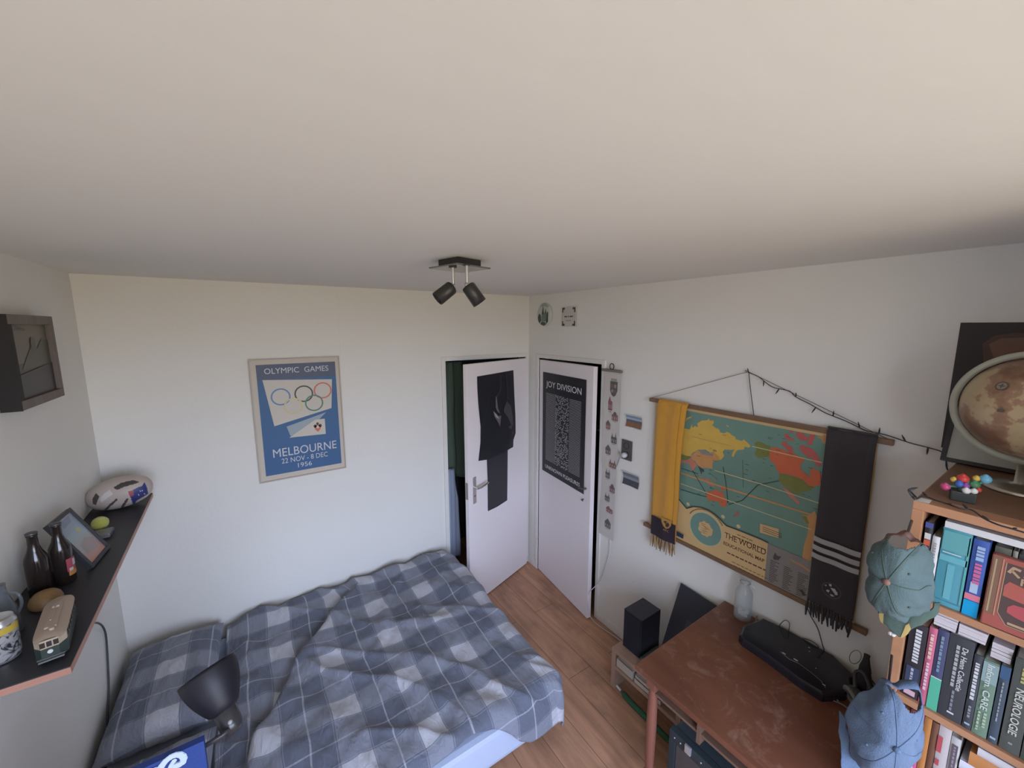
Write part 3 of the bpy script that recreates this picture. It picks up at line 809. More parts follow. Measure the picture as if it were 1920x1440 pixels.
# cream title panel with its inset circle
tl = c5([(60, 90), (110, 130), (200, 238), (300, 212), (400, 225), (500, 262), (580, 315), (640, 370), (700, 435), (740, 470), (900, 530), (1050, 590), (1200, 650), (1300, 700)])
S.line(tl, .009, 8, 6)
S.poly([(u, v-.004) for u, v in tl]+[(tl[-1][0], zm0), (tl[0][0], zm0)], 1, 7)

cu_, cv_ = c5([(455, 515)])[0]
ru_ = abs(c5([(665, 560)])[0][0]-c5([(245, 440)])[0][0])/2
S.disc(cu_, cv_, ru_*1.10, ru_*1.10, 7, 8, 40); S.disc(cu_, cv_, ru_, ru_, 12, 9, 40)
S.poly([(cu_+ru_*.45*math.cos(k*.3)*(1+.12*math.sin(k*1.7)), cv_+ru_*.47*math.sin(k*.3)*(1+.12*math.sin(k*2.3))) for k in range(21)], 1, 10)
for k in range(9): 
    x = cu_-ru_*.3+rnd.uniform(0, ru_*.3); v = cv_-ru_*.3+k*ru_*.07; S.line([(x, v), (x+ru_*.3, v+rnd.uniform(-.004, .004))], .002, 9, 11)
for k in range(26):
    a_ = R(150-k*4.6); S.rect(cu_+ru_*1.22*math.cos(a_)-.0035, cu_+ru_*1.22*math.cos(a_)+.0035, cv_+ru_*1.22*math.sin(a_)-.0035, cv_+ru_*1.22*math.sin(a_)+.0035, 9, 8)
S.poly(c1([(866, 1158), (1001, 1196), (999, 1262), (865, 1222)]), 1, 6)
for k in range(3): 
    u, v = c1([(885, 1182+k*14)])[0]; S.rect(u, u+.09, v, v+.003, 9, 7)
for x, y in ((220, 180), (693, 350), (900, 480)):
    u, v = c5([(x, y)])[0]; S.disc(u, v, .011, .011, 7, 6, 12)
a, b_ = A(1359, 1007), A(1436, 1043)
S.text('THE WORLD', a[0], a[1]-.001, b_[0]-a[0]+.0, .034, 9, 8, bold=.012)
a, b_ = A(1357.5, 1017), A(1434, 1052)
S.text('EDUCATIONAL MAP', a[0], a[1]-.010, b_[0]-a[0], .019, 9, 9, bold=.02)
for (x, y, w, h) in ((1383, 1001, .07, .004), (1376, 1004, .16, .005), (1364, 1034, .19, .008), (1373, 1052, .17, .004), (1376, 1059, .14, .003)):
    u, v = A(x, y)
    k = 0
    while k < w:
        l = rnd.uniform(.008, .022); S.rect(u+k, u+k+l, v-h, v, 9, 8); k += l+.005
# grey legend block
lg = c6([(925, 455), (1000, 480), (1100, 520), (1240, 600), (1225, 885)])
ul = lg[0][0]; ur = c6([(1235, 700)])[0][0]
S.poly([(ul, c6([(925, 455)])[0][1]), (ur+.12, c6([(1240, 620)])[0][1]+.02), (ur+.12, zm0), (ul-.004, zm0)], 10, 6)
S.line(c6([(1090, 575), (1160, 610), (1240, 665)]), .008, 4, 7)
for col in range(4):
    for row in range(13):
        u = ul+.018+col*.062; v = zm0+.135-row*.0095
        S.rect(u, u+rnd.uniform(.02, .045), v, v+.004, 11, 7)
S.poly(c6([(960, 555), (975, 520), (990, 545), (1020, 550), (1000, 575), (965, 572)]), 11, 7)
S.poly(c6([(1135, 785), (1175, 790), (1195, 830), (1175, 835), (1160, 800)]), 11, 7)
m.build('map_sheet', Mm, t_)
for z, nm in ((zm1, 'top_rod'), (zm0, 'bottom_rod')):
    m = MB(); m.box(MX-.013, MX+.011, ym1, ym0, z-.012, z+.012, bev=.003); m.build(nm, rodm, t_)
nail = at('x', -.012, 1403, 697)
m = MB()
m.tube([(-.024, ym0-.01, zm1+.012), nail, (-.024, ym1+.02, zm1+.012)], .0016, 6)
m.build('hanging_cord', mat('brown cord', (.16, .13, .11), .9), t_)
m = MB(); m.tube([(0, nail.y, nail.z), (-.022, nail.y, nail.z+.002)], .003, 8); o = m.build('nail', chrome); tag(o, 'small nail in the right wall holding the map cord', 'nail')

# ---- scarves over the top rod
def scarf(name, label, y0, y1, y0b, y1b, ztop, zbot, m_, m_end, zend, stripes, seed, fringe_m, flen):
    t_ = thing(name, label, 'scarf', (-.05, (y0+y1)/2, zbot))
    X0 = MX-.022
    def P(u, v, out=0.0):
        # v 0 at rod top, 1 at the bottom
        z = ztop+(zbot-ztop)*v
        k = min(1, v*4)
        ya = y0+(y0b-y0)*k; yb = y1+(y1b-y1)*k
        y = ya+(yb-ya)*u
        x = X0-.006-.010*math.sin(u*math.pi)*(1-.3*v)-.004*math.sin(u*9+seed+v*2)-.003*math.sin(v*15+seed)*u-out
        if v < .02: x += .012*(1-v/.02)
        return (x, y, z)
    mm = MB(); mm.grid(24, 60, lambda u, v: P(u, v)); mm.grid(12, 3, lambda u, v: (X0-.006+.03*v+.0*u, y0+(y1-y0)*u, ztop+.006*math.sin(math.pi*v)+.001))
    o_ = mm.build('knit', m_, t_); 
    # fold along one edge
    mm = MB(); mm.grid(4, 60, lambda u, v: P(.86+.14*u, v*.985+.005, .006+.003*math.sin(u*3))); mm.build('folded_edge', m_, t_)
    if m_end:
        mm = MB(); ve = (ztop-zend)/(ztop-zbot); mm.grid(20, 14, lambda u, v: P(u, ve+(1-ve)*v, .010)); mm.build('end_band', m_end, t_)
    for (za, zb, sm) in stripes:
        mm = MB(); va, vb = (ztop-za)/(ztop-zbot), (ztop-zb)/(ztop-zbot); mm.grid(24, 3, lambda u, v: P(u, va+(vb-va)*v, .0115)); mm.build('stripe', sm, t_)
    rn = random.Random(seed)
    nn = 15
    for k in range(nn):
        u = (k+.5)/nn
        p = Vector(P(u, 1, .004)); mm = MB()
        q = p+Vector((rn.uniform(-.006, .004), rn.uniform(-.006, .006), -flen*rn.uniform(.8, 1.1)))
        mid = (p+q)/2+Vector((rn.uniform(-.005, .002), rn.uniform(-.004, .004), 0))
        mm.tube([p+Vector((0, 0, .004)), mid, q], [.0035, .0055, .003], 6); mm.build('fringe_tassel', fringe_m[k % len(fringe_m)], t_)
    return t_, P
gold = mat('scarf gold knit', (.62, .30, .035), .9, bump=.3, bscale=350, sheen=.3, var=.06, vscale=20)
blkk = mat('scarf black knit', (.050, .043, .045), .95, bump=.35, bscale=350, sheen=.12)
s1, P1 = scarf('gold_scarf', 'gold football scarf with a dark crested end, draped over the left of the map', -1.452, -1.652, -1.452, -1.628, zm1+.016, .978, gold, mat('scarf dark brown knit', (.035, .025, .035), .95, bump=.3, bscale=350), 1.108, [], 1,
              [mat('tassel gold', (.40, .25, .09), .9), mat('tassel brown', (.16, .095, .06), .9)], .085)
ec = at('x', -.075, 1249, 982)
m = MB(); S = Sheet(m, (-.0745, ec.y, ec.z), (0, -1, 0), (0, 0, 1), (-1, 0, 0), .0007)
S.poly([(-.036, .030), (.036, .030), (.034, .0), (.02, -.022), (0, -.034), (-.02, -.022), (-.034, 0)], 0)
S.poly([(-.022, .008), (-.004, .018), (.02, .010), (.024, -.004), (.008, -.022), (-.006, -.016), (-.002, -.004)], 1, 2)
S.poly([(-.004, .012), (.008, .01), (.004, .004)], 0, 3)
S.text('AFC', -.02, -.052, .04, .014, 0)
m.build('crest', [mat('crest gold', (.45, .26, .07), .8), mat('crest brown', (.06, .035, .03), .8)], s1)
m = MB(); p = at('x', -.05, 1275, 1003); m.box(-.052, -.049, p.y-.022, p.y+.022, p.z-.014, p.z+.012); m.build('care_label', mat('label navy', (.02, .04, .09), .7), s1)
lg_ = mat('scarf pale stripe', (.42, .40, .39), .95, bump=.3, bscale=350)
zs = [at('x', -.06, 1570, y).z for y in (1019, 1029, 1036, 1046, 1052, 1062)]
s2, P2 = scarf('black_scarf', 'black football scarf with three pale stripes, draped over the right of the map', -2.327, -2.500, -2.327, -2.500, zm1+.020, 1.040, blkk, None, 0,
              [(zs[0], zs[1], lg_), (zs[2], zs[3], lg_), (zs[4], zs[5], lg_)], 5, [mat('tassel charcoal', (.045, .04, .042), .95), blkk], .075)
ec = at('x', -.075, 1559, 1107)
m = MB(); S = Sheet(m, (-.0765, ec.y, ec.z), (0, -1, 0), (0, 0, 1), (-1, 0, 0), .0008)
S.ring(0, 0, .034, .003, 1, 1)
for l in ([(-.012, .026), (-.002, .030), (.0, .02), (-.008, .018)], [(-.004, .012), (.012, .016), (.02, .004), (.012, -.006), (.004, .002)], [(.012, .0), (.022, .006), (.024, -.008), (.014, -.012)], [(-.016, -.004), (-.006, -.002), (-.008, -.014), (-.018, -.012)], [(-.004, -.02), (.004, -.016), (.014, -.02), (.004, -.026)], [(-.026, .012), (-.02, .018), (-.018, .01)]):
    S.poly(l, 0, 2)
m.build('crest', [mat('crest white', (.48, .47, .46), .8), mat('crest grey', (.10, .095, .095), .8)], s2)

# ---- fairy lights: cord from the nail to the bookcase
fl = thing('string_lights', 'dark string of unlit fairy lights running from the map nail to the bookcase top', 'string lights', nail)
BZ = 1.84; BX = -.645; BY = -2.727
pp = [at('x', -.018, *p) for p in ((1398, 694), (1403, 698), (1422, 706), (1437, 718), (1452, 727), (1480, 733), (1492, 744), (1518, 757), (1535, 767), (1552, 776), (1585, 789), (1612, 802), (1626, 808), (1660, 815), (1690, 825), (1712, 832), (1740, 839), (1770, 850))]
back = [Vector((-.012, -2.695, 1.80)), Vector((-.10, BY+.012, BZ-.06)), Vector((-.45, BY+.012, BZ-.05)), at('x', BX-.004, 1704, 918), at('x', BX-.002, 1711, 932)]
top = [at('z', BZ+.007, *p) for p in ((1718, 936), (1732, 930), (1752, 937), (1778, 945), (1800, 953), (1822, 956), (1845, 972), (1872, 984), (1900, 992), (1935, 1003))]
pathl = smooth_path(pp+back+top, 3)
m = MB(); m.tube(pathl, .0022, 5); m.build('cord', black, fl)
rnd = random.Random(9)
for i, k in enumerate(range(3, len(pathl)-2, 5)):
    p = pathl[k]; d = Vector((-.012, rnd.uniform(-.012, .012), rnd.choice((-.026, .022, .026)))) if p.x > -.2 else Vector((rnd.uniform(-.02, .02), rnd.uniform(-.015, .015), .006))
    m = MB(); m.tube([p, p+d*.5, p+d], [.0024, .0032, .0012], 6); m.build('bulb', black, fl)
m = MB(); m.tube(smooth_path([at('x', -.016, *p) for p in ((1404, 698), (1406, 720), (1409, 745), (1414, 782))], 3), .002, 5); m.build('loose_end', black, fl)
# cable coming down from behind the map to the desk
m = MB(); m.tube(smooth_path([at('x', -.02, *p) for p in ((1512, 1135), (1520, 1155), (1533, 1178), (1541, 1205), (1546, 1222))], 4), .0024, 6)
o = m.build('thin_cable', black); tag(o, 'thin dark cable dropping from behind the black scarf to the desk', 'cable')

# ================================================================== right dark poster, frame, bookcase
m = MB(); yp0 = -2.672; yp1 = -3.12; zp1 = 2.338; zp0 = 1.868
S = Sheet(m, (-.003, yp0, zp0), (0, -1, 0), (0, 0, 1), (-1, 0, 0), .0008)
S.rect(0, yp0-yp1, 0, zp1-zp0, 0, 0)
S.poly([(.06, .395), (.085, .425), (.13, .435), (.19, .43), (.22, .38), (.2, .30), (.12, .28), (.07, .33)], 1, 1)
S.poly([(.075, .395), (.10, .415), (.15, .42), (.18, .39), (.15, .34), (.09, .35)], 2, 2)
o = m.build('dark_poster', [mat('poster dark brown', (.030, .022, .022), .5), mat('poster maroon', (.085, .045, .035), .5), mat('poster clay', (.18, .095, .065), .5)])
tag(o, 'large near black poster with a clay coloured shape, on the right wall behind the globe', 'poster')
bw = wood('bookcase wood', (.38, .185, .095), (.48, .245, .13), .5, 'Y', 8)
bwt = wood('bookcase top wood', (.20, .105, .065), (.27, .15, .095), .5, 'Y', 8)
DT = .765
YE = -3.12
t_ = thing('bookcase', 'orange brown wooden bookcase of three open shelves standing on the desk', 'bookcase', (-.32, (BY+YE)/2, DT))
for (y0, y1) in ((BY-.024, BY), (YE, YE+.024)):
    m = MB(); m.box(BX, -.03, y0, y1, DT+.001, BZ-.024, bev=.0015); m.build('side_panel', bw, t_)
m = MB(); m.box(BX-.0, -.03, YE, BY, BZ-.024, BZ, bev=.0015); tp = m.build('top_board', [bw, bwt], t_)
m = MB(); m.box(BX+.055, -.035, YE+.004, BY-.004, BZ, BZ+.0015); m.build('top_veneer', bwt, t_)
SH = [1.562, 1.243, .93]
for z in SH:
    m = MB(); m.box(BX, -.04, YE+.024, BY-.024, z-.020, z, bev=.0015); m.build('shelf', bw, t_)
m = MB(); m.box(-.045, -.03, YE+.024, BY-.024, DT+.002, BZ-.024); m.build('back_panel', bwt, t_)
m = MB(); pt = [at('z', BZ+.0016, *p) for p in ((1715, 938), (1722, 932), (1748, 938), (1742, 944))]
m.add(pt, [(0, 1, 2, 3)]); m.add([p+Vector((0, 0, -.0008)) for p in pt], [(3, 2, 1, 0)]); o = m.build('tape_strip', mat('pale tape', (.86, .83, .78), .6), t_)

# leaning white picture in a black frame on the bookcase
t_ = thing('leaning_picture', 'white sheet in a thin black frame leaning on the wall behind the globe', 'picture frame', (-.1, -2.83, BZ+.002))
Xl = Vector((0, -1, 0)); base = Vector((-.105, -2.690, BZ+.002)); Yl = Vector((.10, 0, .23)).normalized(); Nl = Xl.cross(Yl); Nl = Nl if Nl.x < 0 else -Nl
Tf = axes(base, Xl, Yl, Xl.cross(Yl))
sgn = 1 if Xl.cross(Yl).dot(Nl) > 0 else -1
fw_, fh_ = .33, .225
m = MB()
for bx_ in ((0, fw_, 0, .013), (0, fw_, fh_-.013, fh_), (0, .013, .013, fh_-.013), (fw_-.013, fw_, .013, fh_-.013)):
    m.box(bx_[0], bx_[1], bx_[2], bx_[3], 0, .014*sgn, T=Tf, bev=.001)
m.build('frame', black, t_)
m = MB(); m.box(.012, fw_-.012, .012, fh_-.012, 0, .006*sgn, T=Tf); m.build('sheet', mat('pale sheet', (.50, .51, .47), .25), t_)

# globe: parchment ball in a pale ring on a metal foot
GC = Vector((-.300, -2.885, 2.090)); GR = .146
gm = bpy.data.materials.new('parchment globe'); gm.use_nodes = True
t = gm.node_tree; b = t.nodes['Principled BSDF']
tcn = nd(t, 'ShaderNodeTexCoord'); nz = nd(t, 'ShaderNodeTexNoise', i_Scale=7.0, i_Detail=8.0, i_Roughness=.6)
rp = nd(t, 'ShaderNodeValToRGB'); el = rp.color_ramp.elements
el[0].position = .40; el[0].color = (.20, .105, .065, 1); el[1].position = .49; el[1].color = (.33, .20, .125, 1)
q = el.new(.505); q.color = (.44, .33, .19, 1); q = el.new(.75); q.color = (.52, .41, .24, 1)
t.links.new(tcn.outputs['Object'], nz.inputs['Vector']); t.links.new(nz.outputs['Fac'], rp.inputs['Fac']); t.links.new(rp.outputs['Color'], b.inputs['Base Color']); b.inputs['Roughness'].default_value = .35
t_ = thing('globe', 'antique style parchment globe in a pale ring on top of the bookcase', 'globe', (GC.x, GC.y, BZ+.002))
m = MB(); m.sphere(GC, GR, n=48, m=28); gb = m.build('ball', gm, t_)
view = (CAM-GC).normalized()
def gm_mark(px, py, l, mi):
    d = ray(px, py).normalized(); oc = CAM-GC; bq = oc.dot(d); cq = oc.dot(oc)-GR*GR; ds = bq*bq-cq
    if ds < 0: return
    p = CAM+d*(-bq-math.sqrt(ds)); n = (p-GC).normalized(); x = Vector((0, 0, 1)).cross(n).normalized(); y = n.cross(x)
    mm.add([p+n*.0018+x*u+y*v-n*((u*u+v*v)/(2*GR)) for u, v in l], [tuple(range(len(l)))], mi)
mm = MB()
gm_mark(1879, 724, [(.014*math.cos(k*.3142), .014*math.sin(k*.3142)) for k in range(20)], 0)
gm_mark(1879, 724, [(.0105*math.cos(k*.3142), .0105*math.sin(k*.3142)) for k in range(20)], 1)
gm_mark(1879, 724, [((.009 if k % 2 == 0 else .003)*math.cos(k*.7854), (.009 if k % 2 == 0 else .003)*math.sin(k*.7854)) for k in range(8)], 0)
gm_mark(1877, 769, [(-.007, -.005), (.006, -.005), (.008, 0), (.004, .002), (.002, .010), (-.001, .003), (-.006, .002)], 0)
mm.v = [v+view*.0006*(i//20) for i, v in enumerate(mm.v)]
mm.build('compass_rose', [mat('globe ink', (.11, .09, .075), .5), mat('globe pale ink', (.27, .22, .17), .5)], gb)
# ring: flat band standing in a vertical plane
rx = Vector((view.y, -view.x, 0)).normalized(); rz = Vector((0, 0, 1))
rn_ = rx.cross(rz)
m = MB()
vs = []; fs = []
N_ = 64
for k in range(N_):
    a_ = 2*math.pi*k/N_; d = rx*math.cos(a_)+rz*math.sin(a_)
    for rr, oo in ((GR+.003, -.007), (GR+.021, -.007), (GR+.021, .007), (GR+.003, .007)):
        vs.append(GC+d*rr+rn_*oo)
for k in range(N_):
    k2 = (k+1) % N_
    for j in range(4):
        fs.append((k*4+j, k*4+(j+1) % 4, k2*4+(j+1) % 4, k2*4+j))
m.add(vs, fs, 0, True); m.build('meridian_ring', mat('pale ring', (.42, .42, .34), .4), t_)
m = MB(); m.tube([GC+rz*(GR+.026), GC+rz*(GR-.004)], .006, 10); m.build('axis_pin', chrome, t_)
m = MB(); 
m.lathe([(0, 0), (.075, 0), (.078, .004), (.070, .012), (.03, .018), (.014, .024), (.013, BZ*0+GC.z-GR-.026-BZ-.002), (0, GC.z-GR-.026-BZ-.002)], 36, T=Matrix.Translation((GC.x, GC.y, BZ+.002)))
m.build('foot', mat('worn silver', (.50, .47, .42), .3, .9), t_)

# colourful figurine on a black block
fc = at('z', BZ+.002, 1803, 938)
t_ = thing('toy_figure', 'small multicoloured toy flower cluster on a black block on the bookcase', 'toy', fc)
m = MB(); Tq = Matrix.Translation(fc) @ Matrix.Rotation(R(12), 4, 'Z')
m.box(-.018, .018, -.024, .024, 0, .028, T=Tq, bev=.003); m.build('base', mat('toy base black', (.03, .035, .032), .5), t_)
cols = dict(red=(.55, .05, .04), blue=(.05, .12, .42), yellow=(.62, .42, .08), pink=(.55, .08, .20), green=(.06, .20, .10), white=(.7, .7, .68), sky=(.15, .40, .55), purple=(.25, .06, .28))
def img_off(dx, dy, dep=0): # metres to the right / up as seen from the room
    return Tq @ Vector((dep, -dx, dy))
for (c, dx, dy, r, dep) in (('red', -.004, .062, .013, 0), ('blue', -.010, .048, .010, -.008), ('yellow', -.020, .055, .008, 0), ('pink', -.034, .030, .011, 0), ('white', .004, .034, .009, -.014), ('white', .018, .036, .008, -.012), ('purple', .002, .046, .009, -.008), ('green', .018, .052, .012, 0), ('sky', .036, .072, .012, 0), ('yellow', .020, .070, .008, 0), ('red', .026, .040, .007, -.004)):
    mm = MB(); q = img_off(dx, dy, dep); mm.sphere(q, r, n=12, m=8)
    mm.sphere(q+Vector((-.003, 0, r*.7)), r*.5, n=8, m=6); mm.build('petal_'+c, mat('toy '+c, cols[c], .4), t_)
m = MB(); q = img_off(0, .028); m.tube([q, img_off(0, .06)], .010, 10); m.tube([img_off(.01, .04), img_off(.034, .066)], .004, 8); m.tube([img_off(-.004, .04), img_off(-.03, .034)], .004, 8); m.build('stalk', mat('toy green', cols['green'], .4), t_)
# ================================================================== BED
def plaid(name, bright=1.0):
    m = bpy.data.materials.new(name); m.use_nodes = True
    t = m.node_tree; b = t.nodes['Principled BSDF']
    uvn = nd(t, 'ShaderNodeUVMap'); sp = nd(t, 'ShaderNodeSeparateXYZ'); t.links.new(uvn.outputs[0], sp.inputs[0])
    def mth(op, a, b_=None, c=None):
        n_ = nd(t, 'ShaderNodeMath', operation=op)
        for i, x in enumerate((a, b_, c)):
            if x is None: continue
            if isinstance(x, (int, float)): n_.inputs[i].default_value = x
            else: t.links.new(x, n_.inputs[i])
        return n_.outputs[0]
    P = .327
    def bands(src):
        # distance from the centre of the light band, 0..0.5 of a period
        f = mth('FRACT', mth('DIVIDE', src, P))
        d = mth('ABSOLUTE', mth('SUBTRACT', f, .5))
        light = mth('LESS_THAN', d, .185)
        thin = mth('GREATER_THAN', d, .489)
        fine = mth('LESS_THAN', mth('ABSOLUTE', mth('SUBTRACT', d, .205)), .006)
        return light, mth('MAXIMUM', thin, 0), fine
    lx, tx, fx = bands(sp.outputs['X']); ly, ty, fy = bands(sp.outputs['Y'])
    s = mth('MULTIPLY', mth('ADD', lx, ly), .5)
    rp = nd(t, 'ShaderNodeValToRGB'); rp.color_ramp.interpolation = 'CONSTANT'; el = rp.color_ramp.elements
    el[0].position = 0; el[0].color = (.140*bright, .155*bright, .200*bright, 1)
    el[1].position = .3; el[1].color = (.235*bright, .25*bright, .30*bright, 1)
    q = el.new(.8); q.color = (.50*bright, .505*bright, .55*bright, 1)
    t.links.new(s, rp.inputs['Fac'])
    th = mth('MINIMUM', mth('ADD', mth('MULTIPLY', tx, .5), mth('ADD', mth('MULTIPLY', ty, .38), mth('MULTIPLY', mth('MAXIMUM', fx, fy), .22))), 1.0)
    mx = nd(t, 'ShaderNodeMixRGB'); mx.inputs['Color2'].default_value = (.55, .56, .62, 1)
    t.links.new(th, mx.inputs['Fac']); t.links.new(rp.outputs['Color'], mx.inputs['Color1'])
    t.links.new(mx.outputs['Color'], b.inputs['Base Color']); b.inputs['Roughness'].default_value = .9
    b.inputs['Sheen Weight'].default_value = .15; b.inputs['Specular IOR Level'].default_value = .2
    nb = nd(t, 'ShaderNodeTexNoise', i_Scale=26.0, i_Detail=5.0, i_Distortion=1.5); tcn = nd(t, 'ShaderNodeTexCoord'); mp_ = nd(t, 'ShaderNodeMapping'); mp_.inputs['Scale'].default_value = (1, .35, 1); mp_.inputs['Rotation'].default_value = (0, 0, .9)
    bp = nd(t, 'ShaderNodeBump', i_Strength=.55, i_Distance=.02)
    t.links.new(tcn.outputs['Object'], mp_.inputs['Vector']); t.links.new(mp_.outputs[0], nb.inputs['Vector']); t.links.new(nb.outputs['Fac'], bp.inputs['Height']); t.links.new(bp.outputs['Normal'], b.inputs['Normal'])
    return m
pl = plaid('plaid cotton')
t_ = thing('bed', 'low bed with a pale blue sheet standing in the corner under the checked duvet', 'bed', (-1.9, -.76, 0))
whl = mat('white lacquer', (.62, .62, .63), .4)
m = MB(); m.box(-2.86, -1.06, -1.42, -1.395, .06, .16, bev=.004); m.build('side_rail', whl, t_)
m = MB(); m.box(-2.86, -1.06, -.095, -.07, .06, .16, bev=.004); m.build('side_rail', whl, t_)
m = MB(); m.box(-1.06, -1.035, -1.42, -.07, .06, .16, bev=.004); m.build('foot_board', whl, t_)
m = MB(); m.box(-2.884, -2.872, -1.50, -.05, .0, .40, bev=.004); m.build('gap_shade_board', mat('bed gap shade', (.05, .05, .06), .6), t_)  # dark board added in place of the shade between bed and wall
for x in (-2.85, -1.10):
    for y in (-1.36, -.13):
        m = MB(); m.box(x, x+.04, y-.02, y+.02, 0, .06); m.build('leg', whl, t_)
m = MB(); m.box(-2.868, -.93, -1.535, -.048, .16, .355, bev=.030)
o = m.build('mattress', mat('pale blue sheet', (.50, .57, .72), .85, bump=.15, bscale=60), t_)

SX, TY = -.955, -1.490
A0, B0 = Vector((-1.70, -.20)), Vector((-2.40, -1.12))
ln = (B0-A0).normalized(); nn_ = Vector((-ln.y, ln.x));  nn_ = nn_ if nn_.x > 0 else -nn_
def sstep(a, b, x):
    k = max(0, min(1, (x-a)/(b-a))); return k*k*(3-2*k)
def sd_line(s, t):
    base_ = (Vector((s, t))-A0).dot(nn_)
    al = (Vector((s, t))-A0).dot(ln)
    return base_+.035*math.sin(al*4.2)+.012*math.sin(al*13)-(.12*sstep(.95, 1.3, al))
def duvet(u, v):
    x0 = -2.430+.012*math.sin(v*7)
    s = x0+(-.955+.235-x0)*u
    lf = .085+.200*sstep(-1.36, -1.12, s)
    t = -.035+(TY-lf+.035)*v
    es, et = max(0, s-SX), max(0, TY-t)
    e = math.hypot(es, et)
    cx_, cy_ = min(s, SX), max(t, TY)
    Rr = .085
    if e > 1e-6:
        o_ = Rr*(1-math.exp(-e/Rr*1.15)); dx, dy = es/e*o_, -et/e*o_; drop = e-o_*.75
    else: dx = dy = drop = 0
    dw = -t; edge = min(1, (dw+.02)/.22)
    z = .395+.055*math.sin(edge*math.pi/2)
    p = Vector((s*1.0, t*1.0, 0))
    f1 = noise.noise(Vector((s*2.2+1, t*2.6, .3)))
    f2 = noise.noise(Vector(((s*.8+t*.6)*9, (t*.8-s*.6)*2.6, 2.1)))
    f3 = noise.noise(Vector(((s*.5-t*.85)*14, (t*.5+s*.85)*3.4, 5.7)))
    rid = 1-abs(noise.noise(Vector(((s*.75+t*.66)*5.5, (t*.75-s*.66)*1.7, 7.7))))*2.2
    z += .022*f1+.017*f2+.010*f3+.022*max(0, rid)**3
    # bunched cloth along the wall
    z += .018*math.exp(-((dw-.10)/.09)**2)*(1+.6*math.sin(s*17+2*f1*4))
    # long fold: the right part overlaps the left
    q = sd_line(s, t)
    al = (Vector((s, t))-A0).dot(ln)
    act = sstep(-.15, .1, al)
    z += act*(.045*sstep(-.012, .014, q)*math.exp(-max(0, q)/.16)-.020*math.exp(-((q+.03)/.035)**2))
    # second crease across the middle
    c2 = (s+1.33)*.35+(t+.75)*.94+.05*math.sin(s*8)
    z += .014*math.exp(-(c2/.035)**2)*sstep(-1.75, -1.5, s)*sstep(-1.0, -1.2, s)
    c3 = (s+1.55)*.87-(t+.55)*.5+.03*math.sin(t*11)
    z += .016*math.exp(-(c3/.03)**2)*sstep(-.95, -.75, t)*sstep(-.1, -.3, t)
    # hanging part waves
    if e > .02:
        an = math.atan2(et, es+1e-9)
        wv = .016*math.sin(an*7+s*9+t*7)*min(1, e/.12)
        dx += wv*es/e; dy -= wv*et/e
    # left end lies lower over the pillows
    z -= .03*sstep(-2.30, -2.46, s)
    return Vector((cx_+dx, cy_+dy, max(.03, z-drop)))
def duvet_uv(u, v):
    x0 = -2.430+.012*math.sin(v*7)
    s = x0+(-.955+.235-x0)*u
    lf = .085+.200*sstep(-1.36, -1.12, s)
    t = -.035+(TY-lf+.035)*v
    q = sd_line(s, t); al = (Vector((s, t))-A0).dot(ln)
    sh = sstep(-.15, .1, al)*(1-sstep(-.01, .006, q))
    w1 = .012*noise.noise(Vector((s*3, t*3, 9))); w2 = .012*noise.noise(Vector((s*3, t*3, 19)))
    return (s+1.597+.1635+w1-.10*sh, t+.780+.1635+w2+.07*sh)
m = MB(); m.grid(230, 190, duvet, uvfn=duvet_uv)
o = m.build('duvet', pl); tag(o, 'blue grey and white checked duvet with a big diagonal fold on the bed', 'duvet')
sm = o.modifiers.new('thick', 'SOLIDIFY'); sm.thickness = .010; sm.offset = -1

def pillow(label, cx, cy, cz, hx, hy, hz, rot, off, seed, tilt=0):
    m = MB()
    T = Matrix.Translation((cx, cy, cz)) @ Matrix.Rotation(rot, 4, 'Z') @ Matrix.Rotation(tilt, 4, 'Y')
    for sgn in (1, -1):
        def fn(u, v, sgn=sgn):
            a, b_ = u*2-1, v*2-1
            k = max(0, 1-abs(a)**3)**.5*max(0, 1-abs(b_)**3)**.5
            pin = 1-.05*(1-abs(a))*abs(b_)**6-.0
            x = a*hx*(1-.06*(1-b_*b_)*abs(a)**4); y = b_*hy*(1-.06*(1-a*a)*abs(b_)**4)*pin
            z = sgn*hz*k*(1+.22*noise.noise(Vector((a*2+seed, b_*2, 1)))) + .008*noise.noise(Vector((a*6+seed, b_*5, 4)))
            return T @ Vector((x, y, z))
        m.grid(44, 50, fn, uvfn=lambda u, v: ((u*2-1)*hx+off[0], (v*2-1)*hy+off[1]))
    o_ = m.build('pillow', pl); return tag(o_, label, 'pillow', 'checked pillows at the head of the bed')
pillow('grey checked pillow in the corner of the bed, touching both walls', -2.658, -.440, .466, .218, .375, .095, 0, (.15, .165), 1)
pillow('grey checked pillow nearest the lamp, partly hidden by the blue box', -2.658, -1.200, .462, .218, .345, .090, 0, (.03, .30), 6)

# ================================================================== LAMP ON A TALL CABINET
t_ = thing('bedside_cabinet', 'tall dark cabinet that carries the black lamp and the blue box', 'cabinet', (-2.6, -2.1, 0))
dk = wood('dark cabinet wood', (.045, .035, .03), (.07, .055, .045), .5, 'Z', 8)
m = MB(); m.box(-2.885, -2.32, -2.34, -1.90, 0, 1.09, bev=.004); m.build('carcass', dk, t_)
m = MB(); m.box(-2.320, -2.305, -2.33, -1.91, .03, .54, bev=.003); m.build('door', dk, t_)
m = MB(); m.box(-2.320, -2.305, -2.33, -1.91, .55, 1.07, bev=.003); dr = m.build('door', dk, t_)
CT = 1.091
P = lambda px, py, tt: CAM+ray(px, py).normalized()*(1.475*tt)
rc = (P(332, 1296, .97)+P(441, 1223, .97))/2
rad = (P(332, 1296, .97)-P(441, 1223, .97)).length/2
apx = P(424, 1338, .925)
e_dir = (P(441, 1223, .97)-P(332, 1296, .97)).normalized(); vw = (rc-CAM).normalized()
